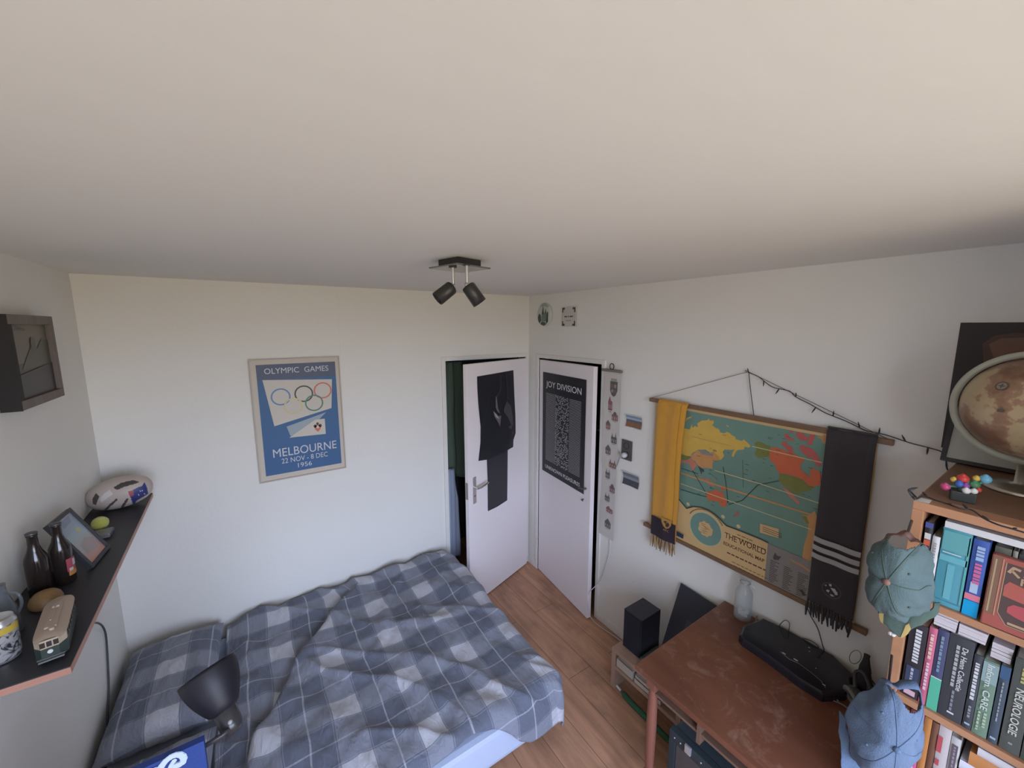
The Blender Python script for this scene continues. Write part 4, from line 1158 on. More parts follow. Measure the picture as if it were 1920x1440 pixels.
d = vw.cross(e_dir).normalized(); d = d if d.dot(rc-apx) > 0 else -d
Ls = (rc-apx).dot(d); d = (d+vw*.10).normalized(); apx = rc-d*Ls; rad *= 1.0
t_ = thing('lamp', 'black reading lamp with a bell shade, leaning over the pillows', 'lamp', (-2.62, -2.02, CT))
prof = [(.021, 0), (.026, .003), (.032, .008)]
for k in range(1, 13):
    f_ = k/12; prof.append((.032+(rad-.032)*(math.sin(f_*math.pi/2)**.92), .008+(Ls-.008)*f_))
inner = [(r-.0018, z-.0004) for r, z in prof[::-1]]
m = MB(); m.lathe(prof+inner, 56, T=zto(apx, d)); m.build('lamp_shade', mat('lamp black', (.012, .012, .018), .45, spec=.35), t_)
m = MB(); m.lathe([(0, -.050), (.012, -.050), (.020, -.044), (.0235, -.033), (.0235, .003), (.020, .008)], 32, T=zto(apx, d)); hd = m.build('lamp_head', mat('gloss black', (.03, .03, .033), .25), t_)
side = d.cross((CAM-apx).normalized()).normalized(); tocam = (CAM-apx).normalized()
m = MB(); cS = apx-d*.026+tocam*.022; m.sphere(cS, .005, n=14, m=8); m.build('switch', mat('grey knob', (.30, .30, .32), .3), hd)
m = MB(); m.sphere(apx+d*.055, .020, n=20, m=12); m.build('bulb', mat('frosted lens', (.35, .35, .33), .2), t_)
j0 = P(418, 1378, .932); j1 = P(374, 1405, .975)
el_ = j1+(j1-j0).normalized()*.05
ba = Vector((-2.62, -2.02, CT))
m = MB(); m.tube([apx-d*.038, j0, j1, el_], .0055, 10); m.build('upper_arm', blackm, t_)
m = MB(); m.tube([el_, Vector((-2.60, -2.0, CT+.16)), ba+Vector((0, 0, .03))], .0065, 10); m.build('lower_arm', blackm, t_)
m = MB(); m.sphere(el_, .011, n=14, m=8); m.build('elbow_joint', blackm, t_)
m = MB(); m.lathe([(0, 0), (.075, 0), (.075, .010), (.06, .020), (.018, .024), (.012, .036), (0, .036)], 36, T=Matrix.Translation(ba)); m.build('lamp_base', blackm, t_)
# blue upright book
bl = CAM+ray(382, 1389)*.88
t_ = thing('blue_box', 'thin upright deep blue box with big pale script, in front of the lamp arm', 'box', (bl.x-.1, bl.y, CT))
m = MB(); m.box(bl.x-.235, bl.x, bl.y, bl.y+.016, CT+.001, bl.z)
m.build('carton', mat('deep blue cloth', (.018, .045, .20), .6, bump=.1, bscale=200), t_)
m = MB(); S = Sheet(m, (0, bl.y-.0008, 0), (1, 0, 0), (0, 0, 1), (0, -1, 0), .0008)
def Bq(px, py): d_ = at('y', bl.y, px, py); return (d_.x, d_.z)
S.brush([Bq(*p) for p in ((292, 1462), (297, 1448), (304, 1434), (311, 1425), (320, 1418), (329, 1414), (337, 1413), (343, 1416), (345, 1421), (343, 1427), (337, 1431), (331, 1433))], .0125, 0)
S.brush([Bq(*p) for p in ((312, 1462), (316, 1446), (322, 1432), (327, 1424))], .009, 0, 2)
S.brush([Bq(*p) for p in ((276, 1446), (286, 1441), (296, 1438))], .006, 0, 2)
m.build('script', mat('script pale blue', (.45, .53, .68), .6), t_)

# ================================================================== LEFT WALL: FRAME, SHELF AND WHAT STANDS ON IT
y0, y1, z0, z1 = -.893, -.497, 2.036, 2.373
t_ = thing('wall_picture', 'grey brown deep framed picture of dim shapes on the left wall', 'picture frame', (-WID, (y0+y1)/2, z0))
fb = wood('weathered frame', (.13, .10, .085), (.20, .165, .14), .6, 'Z', 14)
fbs = mat('frame side dark', (.020, .018, .018), .7)
Tf = Matrix.Translation((-WID+.001, (y0+y1)/2, (z0+z1)/2)) @ Matrix.Rotation(R(0.0), 4, 'X')
hw, hh = (y1-y0)/2, (z1-z0)/2
for nm, bx_ in (('frame_side', (-hw, hw, hh-.034, hh)), ('frame_side', (-hw, hw, -hh, -hh+.034)), ('frame_side', (-hw, -hw+.034, -hh+.034, hh-.034)), ('frame_side', (hw-.034, hw, -hh+.034, hh-.034))):
    m = MB(); m.box(.001, .050, bx_[0], bx_[1], bx_[2], bx_[3], T=Tf, bev=.002, mi=0)
    m.build(nm, fb if bx_[0] > -hw or bx_[3]-bx_[2] < .1 else fbs, t_)
m = MB(); m.box(-.0, .052, -hw-.003, -hw-.0002, -hh, hh, T=Tf); m.build('outer_edge', fbs, t_)
m = MB(); S = Sheet(m, Tf @ Vector((.034, hw, 0)), (0, -1, 0), (0, 0, 1), (1, 0, 0), .0008)
S.U = Vector((0, 1, 0)); S.O = Tf @ Vector((.034, -hw, 0))
W2, H2 = 2*hw, 2*hh
S.rect(.03, W2-.03, -hh+.03, hh-.03, 0, 0)
S.rect(.03, W2-.03, -hh+.03, -hh*.05, 1, 1)
S.poly([(.10, -.03), (.16, .02), (.20, .05), (.25, .04), (.30, .075), (W2-.03, .07), (W2-.03, -.03)], 2, 2)
S.disc(.22, .062, .022, .026, 2, 3, 12); S.rect(.045, .06, -.03, .11, 2, 1.5)
S.line([(.03, .118), (.17, .112)], .006, 2, 3.5); S.line([(.06, .138), (.17, .114)], .003, 2, 4)
S.poly([(.05, -.05), (W2-.03, -.02), (W2-.03, -hh+.03), (.05, -hh+.03)], 3, 5)
m.build('picture', [mat('dim picture tan', (.150, .128, .100), .4), mat('dim picture dark', (.055, .05, .047), .4), mat('dim picture green', (.080, .078, .058), .4), mat('dim picture black', (.036, .033, .033), .4)], t_)

SZ, SXF = 1.41, -2.652
t_ = thing('wall_shelf', 'black topped wall shelf with a bare wood edge along the left wall', 'shelf', (-WID, -.8, SZ))
m = MB(); m.prism([(-WID+.001, -1.508), (SXF+.003, -1.508), (SXF-.030, -.11), (-WID+.001, -.11)], .003, T=Matrix.Translation((0, 0, SZ-.003))); m.build('top_surface', mat('shelf black', (.032, .032, .038), .45, bump=.02, bscale=50), t_)
m = MB(); m.prism([(-WID+.001, -1.509), (SXF+.0036, -1.509), (SXF-.0294, -.109), (-WID+.001, -.109)], .019, T=Matrix.Translation((0, 0, SZ-.022))); m.build('board', wood('shelf edge wood', (.42, .21, .15), (.52, .28, .20), .55, 'X', 10), t_)
for y in (-1.40, -.25):
    m = MB(); m.box(-WID+.001, -WID+.03, y-.012, y+.012, SZ-.20, SZ-.023, bev=.002); m.box(-WID+.001, -WID+.15, y-.012, y+.012, SZ-.03, SZ-.0225); m.build('bracket', whl, t_)
m = MB()
m.tube(smooth_path([at('x', -2.80, 166, 1174), at('x', -2.83, 176, 1168), at('x', -2.86, 186, 1169), at('x', -2.885, 194, 1177), at('x', -2.892, 199, 1195), at('x', -2.893, 202, 1240), at('x', -2.893, 204, 1290), at('x', -2.893, 202, 1340), at('x', -2.893, 200, 1400)], 4), .0042, 8)
o = m.build('lamp_cable', mat('cable grey', (.07, .075, .085), .5)); tag(o, 'dark cable looping out under the wall shelf and down the left wall', 'cable')

# oval ball with pictures
bc = Vector((-2.776, -.262, SZ+.081))
t_ = thing('rugby_ball', 'cream oval ball printed with a flag and dark shapes, far end of the wall shelf', 'ball', (bc.x, bc.y, SZ))
aax = Vector((.97, -.12, .16)).normalized()
Tb = zto(bc, aax)
def ballp(th, s_, r=1.0):
    a_ = s_*math.pi/2; L_, Rb = .128, .079
    return Tb @ Vector((Rb*r*math.cos(a_)**.8*math.cos(th), Rb*r*math.cos(a_)**.8*math.sin(th), L_*r*math.sin(a_)))
def to_px(p):
    d_ = p-CAM; z = d_.dot(fwd); return (960+FPX*d_.dot(cr)/z, 720-FPX*d_.dot(cu)/z)
def inside(pt, poly):
    x, y = pt; c = False; j_ = len(poly)-1
    for i_ in range(len(poly)):
        (xi, yi), (xj, yj) = poly[i_], poly[j_]
        if (yi > y) != (yj > y) and x < (xj-xi)*(y-yi)/(yj-yi)+xi: c = not c
        j_ = i_
    return c
BP = [([(240, 922), (250, 919), (251, 929), (244, 932)], 2), ([(242, 922), (258, 914), (266, 912), (271, 904), (276, 915), (278, 926), (268, 932), (257, 938), (250, 948), (246, 936)], 1),
      ([(212, 914), (228, 905), (250, 900), (262, 904), (250, 908), (232, 913), (220, 919)], 3), ([(188, 934), (196, 925), (206, 918), (212, 927), (200, 935), (190, 943)], 4),
      ([(180, 947), (186, 931), (180, 924), (173, 936), (174, 945)], 3), ([(193, 958), (206, 945), (218, 935), (221, 937), (207, 950), (196, 961)], 3), ([(222, 960), (230, 945), (238, 934), (241, 936), (234, 948), (226, 961)], 3),
      ([(200, 923), (206, 919), (205, 927), (199, 930)], 3)]
m = MB(); NU, NV = 150, 110
vs = [ballp(2*math.pi*i_/NU, max(-.9999, min(.9999, 2*j_/NV-1))) for j_ in range(NV+1) for i_ in range(NU)]
m.add(vs, [], 0, True)
for j_ in range(NV):
    for i_ in range(NU):
        q_f = (j_*NU+i_, j_*NU+(i_+1) % NU, (j_+1)*NU+(i_+1) % NU, (j_+1)*NU+i_)
        c_ = sum((vs[k_] for k_ in q_f), Vector())/4
        mi_ = 0
        if (c_-bc).dot(CAM-bc) > 0:
            px_ = to_px(c_)
            for pl_, k_ in BP[::-1]:
                if inside(px_, pl_): mi_ = k_
            if mi_ == 1 and any(math.hypot(px_[0]-a_, px_[1]-b2) < 1.3 for a_, b2 in ((260, 928), (267, 920), (271, 926), (263, 921))): mi_ = 4
        m.f.append(list(q_f)); m.mi.append(mi_); m.sm.append(True)
m.build('ball_skin', [mat('ball cream', (.50, .42, .37), .45, bump=.1, bscale=200), mat('flag navy', (.035, .045, .17), .5), mat('flag red', (.35, .08, .10), .5), mat('ball ink', (.07, .06, .055), .5), mat('ball white', (.60, .57, .54), .5)], t_)
# tennis ball in a clear block
tb = Vector((-2.800, -.520, SZ+.031))
o = None
m = MB(); m.sphere(tb, .030, n=28, m=16); o = m.build('tennis_ball', mat('tennis felt', (.52, .53, .10), .95, bump=.5, bscale=400, sheen=.4)); tag(o, 'yellow green tennis ball beside the oval ball', 'tennis ball')
m = MB(); m.tube([tb+(Vector((math.cos(k*.314), .55*math.cos(k*.628), math.sin(k*.314))).normalized()*.0299) for k in range(21)], .0011, 5, caps=False); m.build('seam', mat('felt seam', (.62, .62, .45), .9), o)
t_ = thing('glass_block', 'small clear grey block behind the tennis ball', 'glass block', (-2.80, -.60, SZ))
m = MB(); m.box(-2.862, -2.745, -.640, -.565, SZ+.001, SZ+.020, bev=.004); m.build('block', mat('grey clear plastic', (.35, .36, .42), .15, trans=.55), t_)

# picture frame leaning on the shelf
b0, b1 = Vector((-2.728, -.755, SZ+.001)), Vector((-2.742, -.921, SZ+.001))
tp0, tp1 = at('y', -.745, 128, 954), at('y', -.905, 85, 986)
Xf = (b1-b0).normalized(); Yf = ((tp0+tp1)/2-(b0+b1)/2); Yf = (Yf-Xf*Yf.dot(Xf)); hF = Yf.length; Yf.normalize(); Nf = Xf.cross(Yf)
if Nf.x < 0: Nf = -Nf
wF = (b1-b0).length
t_ = thing('photo_frame', 'black photo frame with a blue to pink picture leaning on the wall shelf', 'photo frame', (b0+b1)/2)
Tf = axes(b0, Xf, Yf, Xf.cross(Yf)); sg = 1 if Xf.cross(Yf).dot(Nf) > 0 else -1
m = MB()
for bx_ in ((0, wF, 0, .014), (0, wF, hF-.014, hF), (0, .014, .014, hF-.014), (wF-.014, wF, .014, hF-.014)): m.box(bx_[0], bx_[1], bx_[2], bx_[3], -.008*sg, .010*sg, T=Tf, bev=.001)
m.build('frame', black, t_)
m = MB(); m.box(.013, wF-.013, .013, hF-.013, -.006*sg, .003*sg, T=Tf)
S = Sheet(m, b0+Nf*.0035, Xf, Yf, Nf, .0006)
nS = 12
for k in range(nS): S.rect(.014, wF-.014, .014+(hF-.028)*k/nS, .014+(hF-.028)*(k+1)/nS, k, 1)
S.disc(wF*.35, hF*.62, .012, .012, 12, 2, 10); S.poly([(wF*.15, hF*.36), (wF*.4, hF*.45), (wF*.7, hF*.4), (wF*.75, hF*.22), (wF*.3, hF*.18)], 13, 2); S.poly([(wF*.2, hF*.92), (wF*.7, hF*.88), (wF*.65, hF*.78), (wF*.3, hF*.8)], 14, 2)
cl = [(.50, .26, .20), (.47, .28, .24), (.42, .30, .28), (.40, .33, .32), (.38, .36, .35), (.36, .38, .36), (.33, .40, .42), (.31, .39, .43), (.29, .36, .42), (.28, .34, .41), (.27, .32, .39), (.30, .34, .41)]
m.build('picture', [mat('photo band '+str(k), cl[k], .2) for k in range(12)]+[mat('photo yellow', (.45, .46, .22), .2), mat('photo mauve', (.34, .28, .27), .2), mat('photo slate', (.22, .25, .33), .2)], t_)

# bottles
def bottle(label, x, y, rot):
    t_ = thing('beer_bottle', label, 'bottle', (x, y, SZ), 'dark bottles on the wall shelf')
    m = MB(); T = Matrix.Translation((x, y, SZ+.0008))
    m.lathe([(0, 0), (.026, 0), (.029, .003), (.029, .125), (.027, .138), (.018, .160), (.0135, .180), (.0128, .212), (.0142, .214), (.0142, .220), (0, .2205)], 28, T=T)
    m.build('glass', mat('dark bottle glass', (.022, .016, .014), .12, spec=.6), t_)
    m = MB(); m.lathe([(.0142, .2195), (.0152, .221), (.0150, .226), (.010, .2275), (0, .2275)], 20, T=T); m.build('cap', mat('bottle cap', (.10, .10, .11), .35, .6), t_)
    return t_, T
b1_, T = bottle('dark bottle with a red, white and orange label on the wall shelf', -2.795, -.975, 0)
m = MB()
for (za, zb, mi, a0, a1) in ((.028, .045, 2, -50, 45), (.045, .092, 0, -55, 50), (.062, .085, 1, -20, 40), (.045, .056, 1, -45, -20)):
    rr = .0296+.0004*mi+.0003
    m.grid(10, 2, lambda u, v: T @ Vector((rr*math.cos(R(a0+(a1-a0)*u)), rr*math.sin(R(a0+(a1-a0)*u)), za+(zb-za)*v)), mi=mi)
m.build('label', [mat('label red', (.38, .07, .10), .5), mat('label white', (.5, .48, .48), .5), mat('label orange', (.52, .22, .06), .5)], b1_)
b2_, T = bottle('plain dark bottle left of the labelled one, nearer the camera', -2.838, -1.025, 0)

# clear grey jug, wooden dome, can
t_ = thing('glass_jug', 'clear grey tapered glass jug behind the decorated can', 'jug', (-2.852, -1.235, SZ))
m = MB(); m.lathe([(0, .001), (.036, .001), (.037, .006), (.030, .08), (.018, .125), (.0165, .15), (.018, .158), (.0165, .158), (.0155, .148), (.0165, .125), (.028, .08), (.034, .010), (0, .008)], 28, T=Matrix.Translation((-2.852, -1.235, SZ)))
m.build('glass', mat('smoky glass', (.16, .18, .20), .08, alpha=.5), t_)
m = MB(); m.tube(smooth_path([(-2.835, -1.235, SZ+.13), (-2.812, -1.245, SZ+.125), (-2.806, -1.248, SZ+.09), (-2.826, -1.24, SZ+.045)], 4), .004, 8); m.build('handle', mat('smoky glass', (.3, .33, .36), .06, alpha=.45), t_)
m = MB(); m.lathe([(0, .062), (.016, .061), (.031, .054), (.042, .041), (.047, .024), (.046, .010), (.040, .001), (0, .0008)], 30, T=Matrix.Translation((-2.800, -1.120, SZ)) @ Matrix.Scale(.85, 4))
o = m.build('wooden_dome', wood('honey wood', (.18, .10, .04), (.32, .19, .075), .5, 'X', 20)); tag(o, 'round honey coloured wooden dome behind the model tram', 'ornament')
cn = Vector((-2.812, -1.372, SZ+.0008)); Tc = Matrix.Translation(cn)
t_ = thing('drinks_can', 'black and white decorated can with a yellow band, near end of the wall shelf', 'can', cn)
cm = bpy.data.materials.new('can art'); cm.use_nodes = True
t = cm.node_tree; b = t.nodes['Principled BSDF']; tcn = nd(t, 'ShaderNodeTexCoord')
vz = nd(t, 'ShaderNodeTexNoise', i_Scale=38.0, i_Detail=3.0, i_Distortion=2.5); rp = nd(t, 'ShaderNodeValToRGB'); rp.color_ramp.elements[0].position = .40; rp.color_ramp.elements[0].color = (.045, .045, .05, 1); rp.color_ramp.elements[1].position = .52; rp.color_ramp.elements[1].color = (.46, .46, .47, 1)
t.links.new(tcn.outputs['Object'], vz.inputs['Vector']); t.links.new(vz.outputs['Fac'], rp.inputs['Fac']); t.links.new(rp.outputs['Color'], b.inputs['Base Color']); b.inputs['Roughness'].default_value = .3; b.inputs['Metallic'].default_value = .3
m = MB(); m.lathe([(.033, .008), (.036, .014), (.036, .108)], 36, T=Tc); m.build('can_body', cm, t_)
m = MB(); m.lathe([(.0362, .085), (.0363, .104)], 36, T=Tc); m.build('yellow_band', mat('can yellow', (.50, .36, .06), .35), t_)
m = MB(); m.lathe([(0, .005), (.028, .003), (.030, 0), (.033, .003), (.0335, .008)], 32, T=Tc); m.build('bottom_rim', mat('aluminium', (.6, .6, .6), .3, .8), t_)
m = MB(); m.lathe([(.036, .108), (.031, .121), (.0315, .1235), (.0300, .1235), (.0285, .119), (0, .119)], 32, T=Tc); m.build('top_rim', mat('aluminium', (.6, .6, .6), .3, .8), t_)

# model tram
Tt = Matrix.Translation((-2.712, -1.350, SZ)) @ Matrix.Rotation(R(-81), 4, 'Z')
t_ = thing('model_tram', 'cream and dark green model tram standing on the wall shelf', 'toy', (-2.708, -1.345, SZ))
grn = mat('tram green', (.035, .052, .045), .35); crm = mat('tram cream', (.46, .38, .27), .45); bge = mat('tram roof', (.42, .33, .255), .5)
L2, w2 = .114, .031
m = MB()
body = [(-L2, -w2*.55), (-L2+.02, -w2), (L2-.02, -w2), (L2, -w2*.55), (L2, w2*.55), (L2-.02, w2), (-L2+.02, w2), (-L2, w2*.55)]
m.prism(body, .036, T=Tt @ Matrix.Translation((0, 0, .009))); m.build('lower_body', grn, t_)
m = MB(); m.prism([(x*.995, y*.99) for x, y in body], .024, T=Tt @ Matrix.Translation((0, 0, .0452))); ub = m.build('upper_body', crm, t_)
m = MB()
m.grid(20, 8, lambda u, v: Tt @ Vector(((u*2-1)*(L2+.003), (v*2-1)*w2*1.04*(1-.35*abs(u*2-1)**8), .070+.010*math.cos((v*2-1)*math.pi/2)*(1-.5*abs(u*2-1)**10))))
m.grid(20, 1, lambda u, v: Tt @ Vector(((u*2-1)*(L2+.003), -w2*1.04*(1-.35*abs(u*2-1)**8), .066+.004*v))); m.grid(20, 1, lambda u, v: Tt @ Vector(((u*2-1)*(L2+.003), w2*1.04*(1-.35*abs(u*2-1)**8), .066+.004*v)))
rf = m.build('roof', bge, t_)
m = MB(); m.box(-.072, .072, -.012, .012, .079, .084, T=Tt, bev=.002); m.build('roof_vent', bge, rf)
m = MB(); m.box(-.05, -.03, -.008, .008, .084, .090, T=Tt, bev=.002); m.tube([Tt @ Vector((-.04, 0, .088)), Tt @ Vector((.055, .0, .094))], .0015, 6); m.tube([Tt @ Vector((.082, .004, .078)), Tt @ Vector((.082, .004, .086))], .006, 10); m.build('trolley_pole', mat('tram pole', (.40, .33, .26), .5), rf)
wn_ = mat('tram window', (.05, .035, .035), .15)
for sx, sy in ((1, 0),):
    for k in (-1, 0, 1):
        m = MB(); m.box(L2-.0008, L2+.0016, k*.0125-.0048, k*.0125+.0048, .050, .064, T=Tt); m.build('window', wn_, ub)
for sgn in (-1, 1):
    for k in range(7):
        m = MB(); x = -.080+k*.026; m.box(x-.008, x+.008, sgn*(w2*.99)-.001*sgn, sgn*(w2*.99)+.0012*sgn, .049, .064, T=Tt); m.build('window', wn_, ub)
m = MB(); m.tube([Tt @ Vector((L2, 0, .035)), Tt @ Vector((L2+.003, 0, .035))], .0055, 12); m.build('headlight', mat('headlight', (.6, .6, .6), .2), t_)
m = MB(); m.box(L2-.001, L2+.006, -.024, .024, .010, .014, T=Tt); m.box(L2-.001, L2+.004, -.026, .026, .018, .0195, T=Tt); m.build('bumper', mat('bumper grey', (.16, .17, .17), .4), t_)
for sx in (-.075, -.047, .047, .075):
    m = MB(); m.tube([Tt @ Vector((sx, -.026, .0085)), Tt @ Vector((sx, .026, .0085))], .008, 14); m.build('wheel', black, t_)
# ================================================================== DESK AND WHAT STANDS ON AND UNDER IT
dw = wood('worn desk wood', (.135, .048, .027), (.215, .080, .042), .40, 'Y', 5, stretch=.25, scratch=(.38, .24, .17))
dl = wood('desk leg wood', (.20, .075, .052), (.27, .105, .07), .35, 'Z', 8)
DXF, DYL, DYR = -.788, -1.928, -3.12
t_ = thing('desk', 'worn red brown wooden desk with scratched top along the right wall', 'desk', (-.4, -2.6, 0))
m = MB(); m.box(DXF, -.004, DYR, DYL, DT-.026, DT, bev=.006); m.build('desk_top', dw, t_)
for (x, y) in ((DXF+.060, DYL-.065), (-.06, DYL-.065), (DXF+.055, DYR+.055), (-.06, DYR+.055)):
    m = MB(); m.box(x-.024, x+.024, y-.024, y+.024, DT-.10, DT-.026, bev=.003)
    m.lathe([(0, .001), (.013, .001), (.015, .06), (.021, .30), (.0235, .45), (.022, .56), (.019, DT-.115), (.020, DT-.10)], 24, T=Matrix.Translation((x, y, 0))); m.build('leg', dl, t_)
dwi = wood('desk inner wood', (.15, .085, .055), (.21, .125, .085), .6, 'Y', 8)
m = MB(); m.box(DXF+.05, -.06, -2.58, DYL-.085, .640, .652); m.build('under_shelf', dwi, t_)
for y in (-2.225, -2.58):
    m = MB(); m.box(DXF+.045, -.06, y-.008, y+.008, .60, DT-.026); m.build('divider', dwi, t_)
m = MB(); m.box(-.05, -.03, DYR+.08, DYL-.08, DT-.13, DT-.027); m.build('apron', dl, t_)
m = MB()
for k, (y, z, c_) in enumerate(((-2.12, .653, 0), (-2.11, .662, 0))): m.box(DXF+.08, -.45, y-.085, y+.075, z, z+.007)
o = m.build('paper_pile', mat('dull paper', (.24, .20, .20), .8)); tag(o, 'thin pile of grey papers in the open compartment under the desk top', 'papers')

# dark trunk under the desk
tk = mat('trunk teal', (.045, .062, .072), .4); tkb = mat('trunk blue rim', (.034, .048, .056), .4); tkp = mat('trunk panel', (.085, .075, .07), .6, var=.35, vscale=22)
t_ = thing('trunk', 'dark teal trunk with metal rivets and a patterned panel under the desk', 'trunk', (-.4, -2.3, 0))
tx0, tx1, ty0, ty1, tz = -.650, -.15, -2.62, -2.045, .44
m = MB(); m.box(tx0, tx1, ty0, ty1, .001, tz, bev=.018); tb_ = m.build('trunk_body', tk, t_)
m = MB(); m.box(tx0-.006, tx0+.03, ty0-.004, ty1+.004, tz-.045, tz+.004, bev=.004); m.box(tx0-.006, tx0+.012, ty1-.03, ty1+.004, .02, tz-.045, bev=.003); rm_ = m.build('metal_rim', tkb, t_)
m = MB(); m.box(tx0-.003, tx0+.004, ty0+.03, ty1-.035, .05, tz-.052); m.build('front_panel', tkp, t_)
rv = mat('rivet', (.45, .48, .50), .3, .8)
for y in (-2.07, -2.10, -2.20, -2.32, -2.44):
    m = MB(); m.sphere((tx0-.006, y, tz-.022), .0045, n=10, m=6); m.build('rivet', rv, rm_)
m = MB(); m.box(tx0-.016, tx0-.004, -2.155, -2.125, tz-.035, tz+.006, bev=.003); m.build('clasp', mat('clasp bright', (.62, .66, .70), .25, .6), rm_)
m = MB(); m.box(tx0-.012, tx0-.002, -2.19, -2.165, .30, .315, bev=.002); m.build('small_clasp', mat('clasp bright', (.62, .66, .70), .25, .6), t_)

# small bench by the wall with its load
pw_ = wood('pale bench wood', (.36, .235, .165), (.45, .31, .225), .6, 'Z', 7)
t_ = thing('low_bench', 'low pale wood bench with a slot of white books, left of the desk', 'bench', (-.22, -1.75, 0))
bxf, bxb, byl, byr, bz = -.375, -.10, -1.435, -1.93, .285
m = MB(); m.box(bxf, bxb, byl-.030, byl, 0.001, bz-.028, bev=.002); m.build('side_panel', pw_, t_)
m = MB(); m.box(bxf, bxb, byr, byr+.030, 0.001, bz-.028, bev=.002); m.build('side_panel', pw_, t_)
m = MB(); m.box(bxf, bxb, byr, byl, bz-.028, bz, bev=.002); m.build('bench_top', pw_, t_)
m = MB(); m.box(bxf+.002, bxb, byr+.030, byl-.030, .145, .170); m.build('shelf', pw_, t_)
for (i, (ya, yb, za, zb, lab)) in enumerate(((-1.475, -1.60, .171, .235, 'fat cream book lying in the left of the bench slot'), (-1.615, -1.80, .171, .205, 'cream book lying in the bench slot near the desk, lower of two'), (-1.62, -1.79, .206, .232, 'cream book lying in the bench slot near the desk, upper of two'))):
    o_ = thing('book', lab, 'book', (bxf, (ya+yb)/2, za), 'cream books in the bench slot')
    m = MB(); m.box(bxf+.004, bxf+.20, yb, ya, za, za+.003); m.box(bxf+.004, bxf+.20, yb, ya, zb-.003, zb); m.box(bxf+.004, bxf+.006, yb, ya, za, zb); m.build('cover', mat('book cream cover', (.52, .46, .38), .7), o_)
    m = MB(); m.box(bxf+.007, bxf+.195, yb+.003, ya-.003, za+.003, zb-.003); m.build('pages', mat('page cream', (.6, .57, .5), .8), o_)
m = MB(); m.tube(smooth_path([(-.36, -1.52, .014), (-.375, -1.62, .020), (-.372, -1.75, .016), (-.378, -1.875, .018)], 5), [.006]+[.016]*14+[.010], 10)
m.tube([(-.36, -1.505, .016), (-.355, -1.47, .016)], .008, 8, mi=1)
o = m.build('rolled_flag', [mat('bottle green cloth', (.03, .115, .055), .8, bump=.3, bscale=150), whp]); tag(o, 'long thin roll of green cloth on the floor under the bench', 'cloth roll')
# speaker
t_ = thing('speaker', 'plain black loudspeaker box standing on the low bench', 'speaker', (-.215, -1.53, bz))
m = MB(); m.box(-.308, -.125, -1.602, -1.466, bz+.001, bz+.262, bev=.002); m.build('cabinet', mat('speaker vinyl', (.026, .027, .036), .5, bump=.03, bscale=300), t_)
m = MB(); m.box(-.312, -.308, -1.597, -1.471, bz+.008, bz+.255); m.build('grille', mat('grille cloth', (.020, .021, .034), .9, bump=.4, bscale=700), t_)
# teal smoked box and small things on the bench
t_ = thing('smoked_box', 'flat smoked teal plastic box on the bench beside the speaker', 'box', (-.22, -1.78, bz))
m = MB(); m.box(-.345, -.178, -1.92, -1.625, bz+.001, bz+.055, bev=.008); m.build('lid', mat('smoked teal plastic', (.055, .085, .085), .18), t_)
m = MB(); m.sphere((-.352, -1.64, bz+.006), .006, n=12, m=8); o = m.build('marble', mat('silver bead', (.6, .6, .6), .2, .8)); tag(o, 'tiny silver bead on the bench edge before the smoked box', 'bead')
# dark board leaning on the wall
t_ = thing('leaning_board', 'dark slate board leaning on the right wall behind the bench', 'board', (-.08, -1.83, bz))
q0 = Vector((-.160, -1.640, bz+.008)); q1 = Vector((-.012, -1.662, .722)); Yb = (q1-q0).normalized(); Xb = Vector((0, -1, 0)); Xb = (Xb-Yb*Xb.dot(Yb)).normalized(); hB = (q1-q0).length
Tb_ = axes(q0, Xb, Yb, Xb.cross(Yb))
sg = -1 if Xb.cross(Yb).x > 0 else 1
m = MB(); m.box(0, .29, 0, hB, 0, .009*sg, T=Tb_, bev=.001); m.build('panel', mat('slate board', (.038, .040, .052), .5), t_)
m = MB(); m.box(.10, .26, .05, hB*.62, .009*sg, .012*sg, T=Tb_); m.build('inset', mat('slate inset', (.060, .065, .072), .4), t_)

# milk bottle
mbp = Vector((-.058, -2.052, DT+.001))
t_ = thing('milk_bottle', 'clear glass milk bottle with pale pebbles, back corner of the desk', 'bottle', mbp)
clr = mat('clear glass', (.62, .66, .64), .05, alpha=.30)
m = MB(); m.lathe([(0, 0), (.040, 0), (.043, .006), (.043, .135), (.040, .152), (.027, .178), (.0235, .192), (.0235, .212), (.027, .214), (.028, .224), (.0255, .226), (.0215, .214), (.0215, .192), (.025, .177), (.0375, .151), (.0405, .134), (.0405, .009), (0, .006)], 36, T=Matrix.Translation(mbp)); m.build('glass', clr, t_)
m = MB(); m.tube([mbp+Vector((.0245*math.cos(k*.35), .0245*math.sin(k*.35), .204)) for k in range(19)], .0022, 6, caps=False); m.tube([mbp+Vector((.0, -.026, .204)), mbp+Vector((.0, -.044, .198)), mbp+Vector((.0, -.046, .184))], .0025, 6); m.build('wire_clasp', chrome, t_)
rnd = random.Random(2)
for k in range(12):
    a_ = rnd.uniform(0, 6.28); rr = rnd.uniform(.0, .024)
    m = MB(); m.sphere((mbp.x+rr*math.cos(a_), mbp.y+rr*math.sin(a_), mbp.z+.017+.009*(k//4)), rnd.uniform(.008, .011), rnd.uniform(.008, .011), rnd.uniform(.006, .009), n=12, m=8)
    o = m.build('pebble', mat('pale pebble', (.60, .60, .57), .6)); tag(o, 'pale pebble inside the glass milk bottle', 'pebble', 'pale pebbles in the milk bottle')

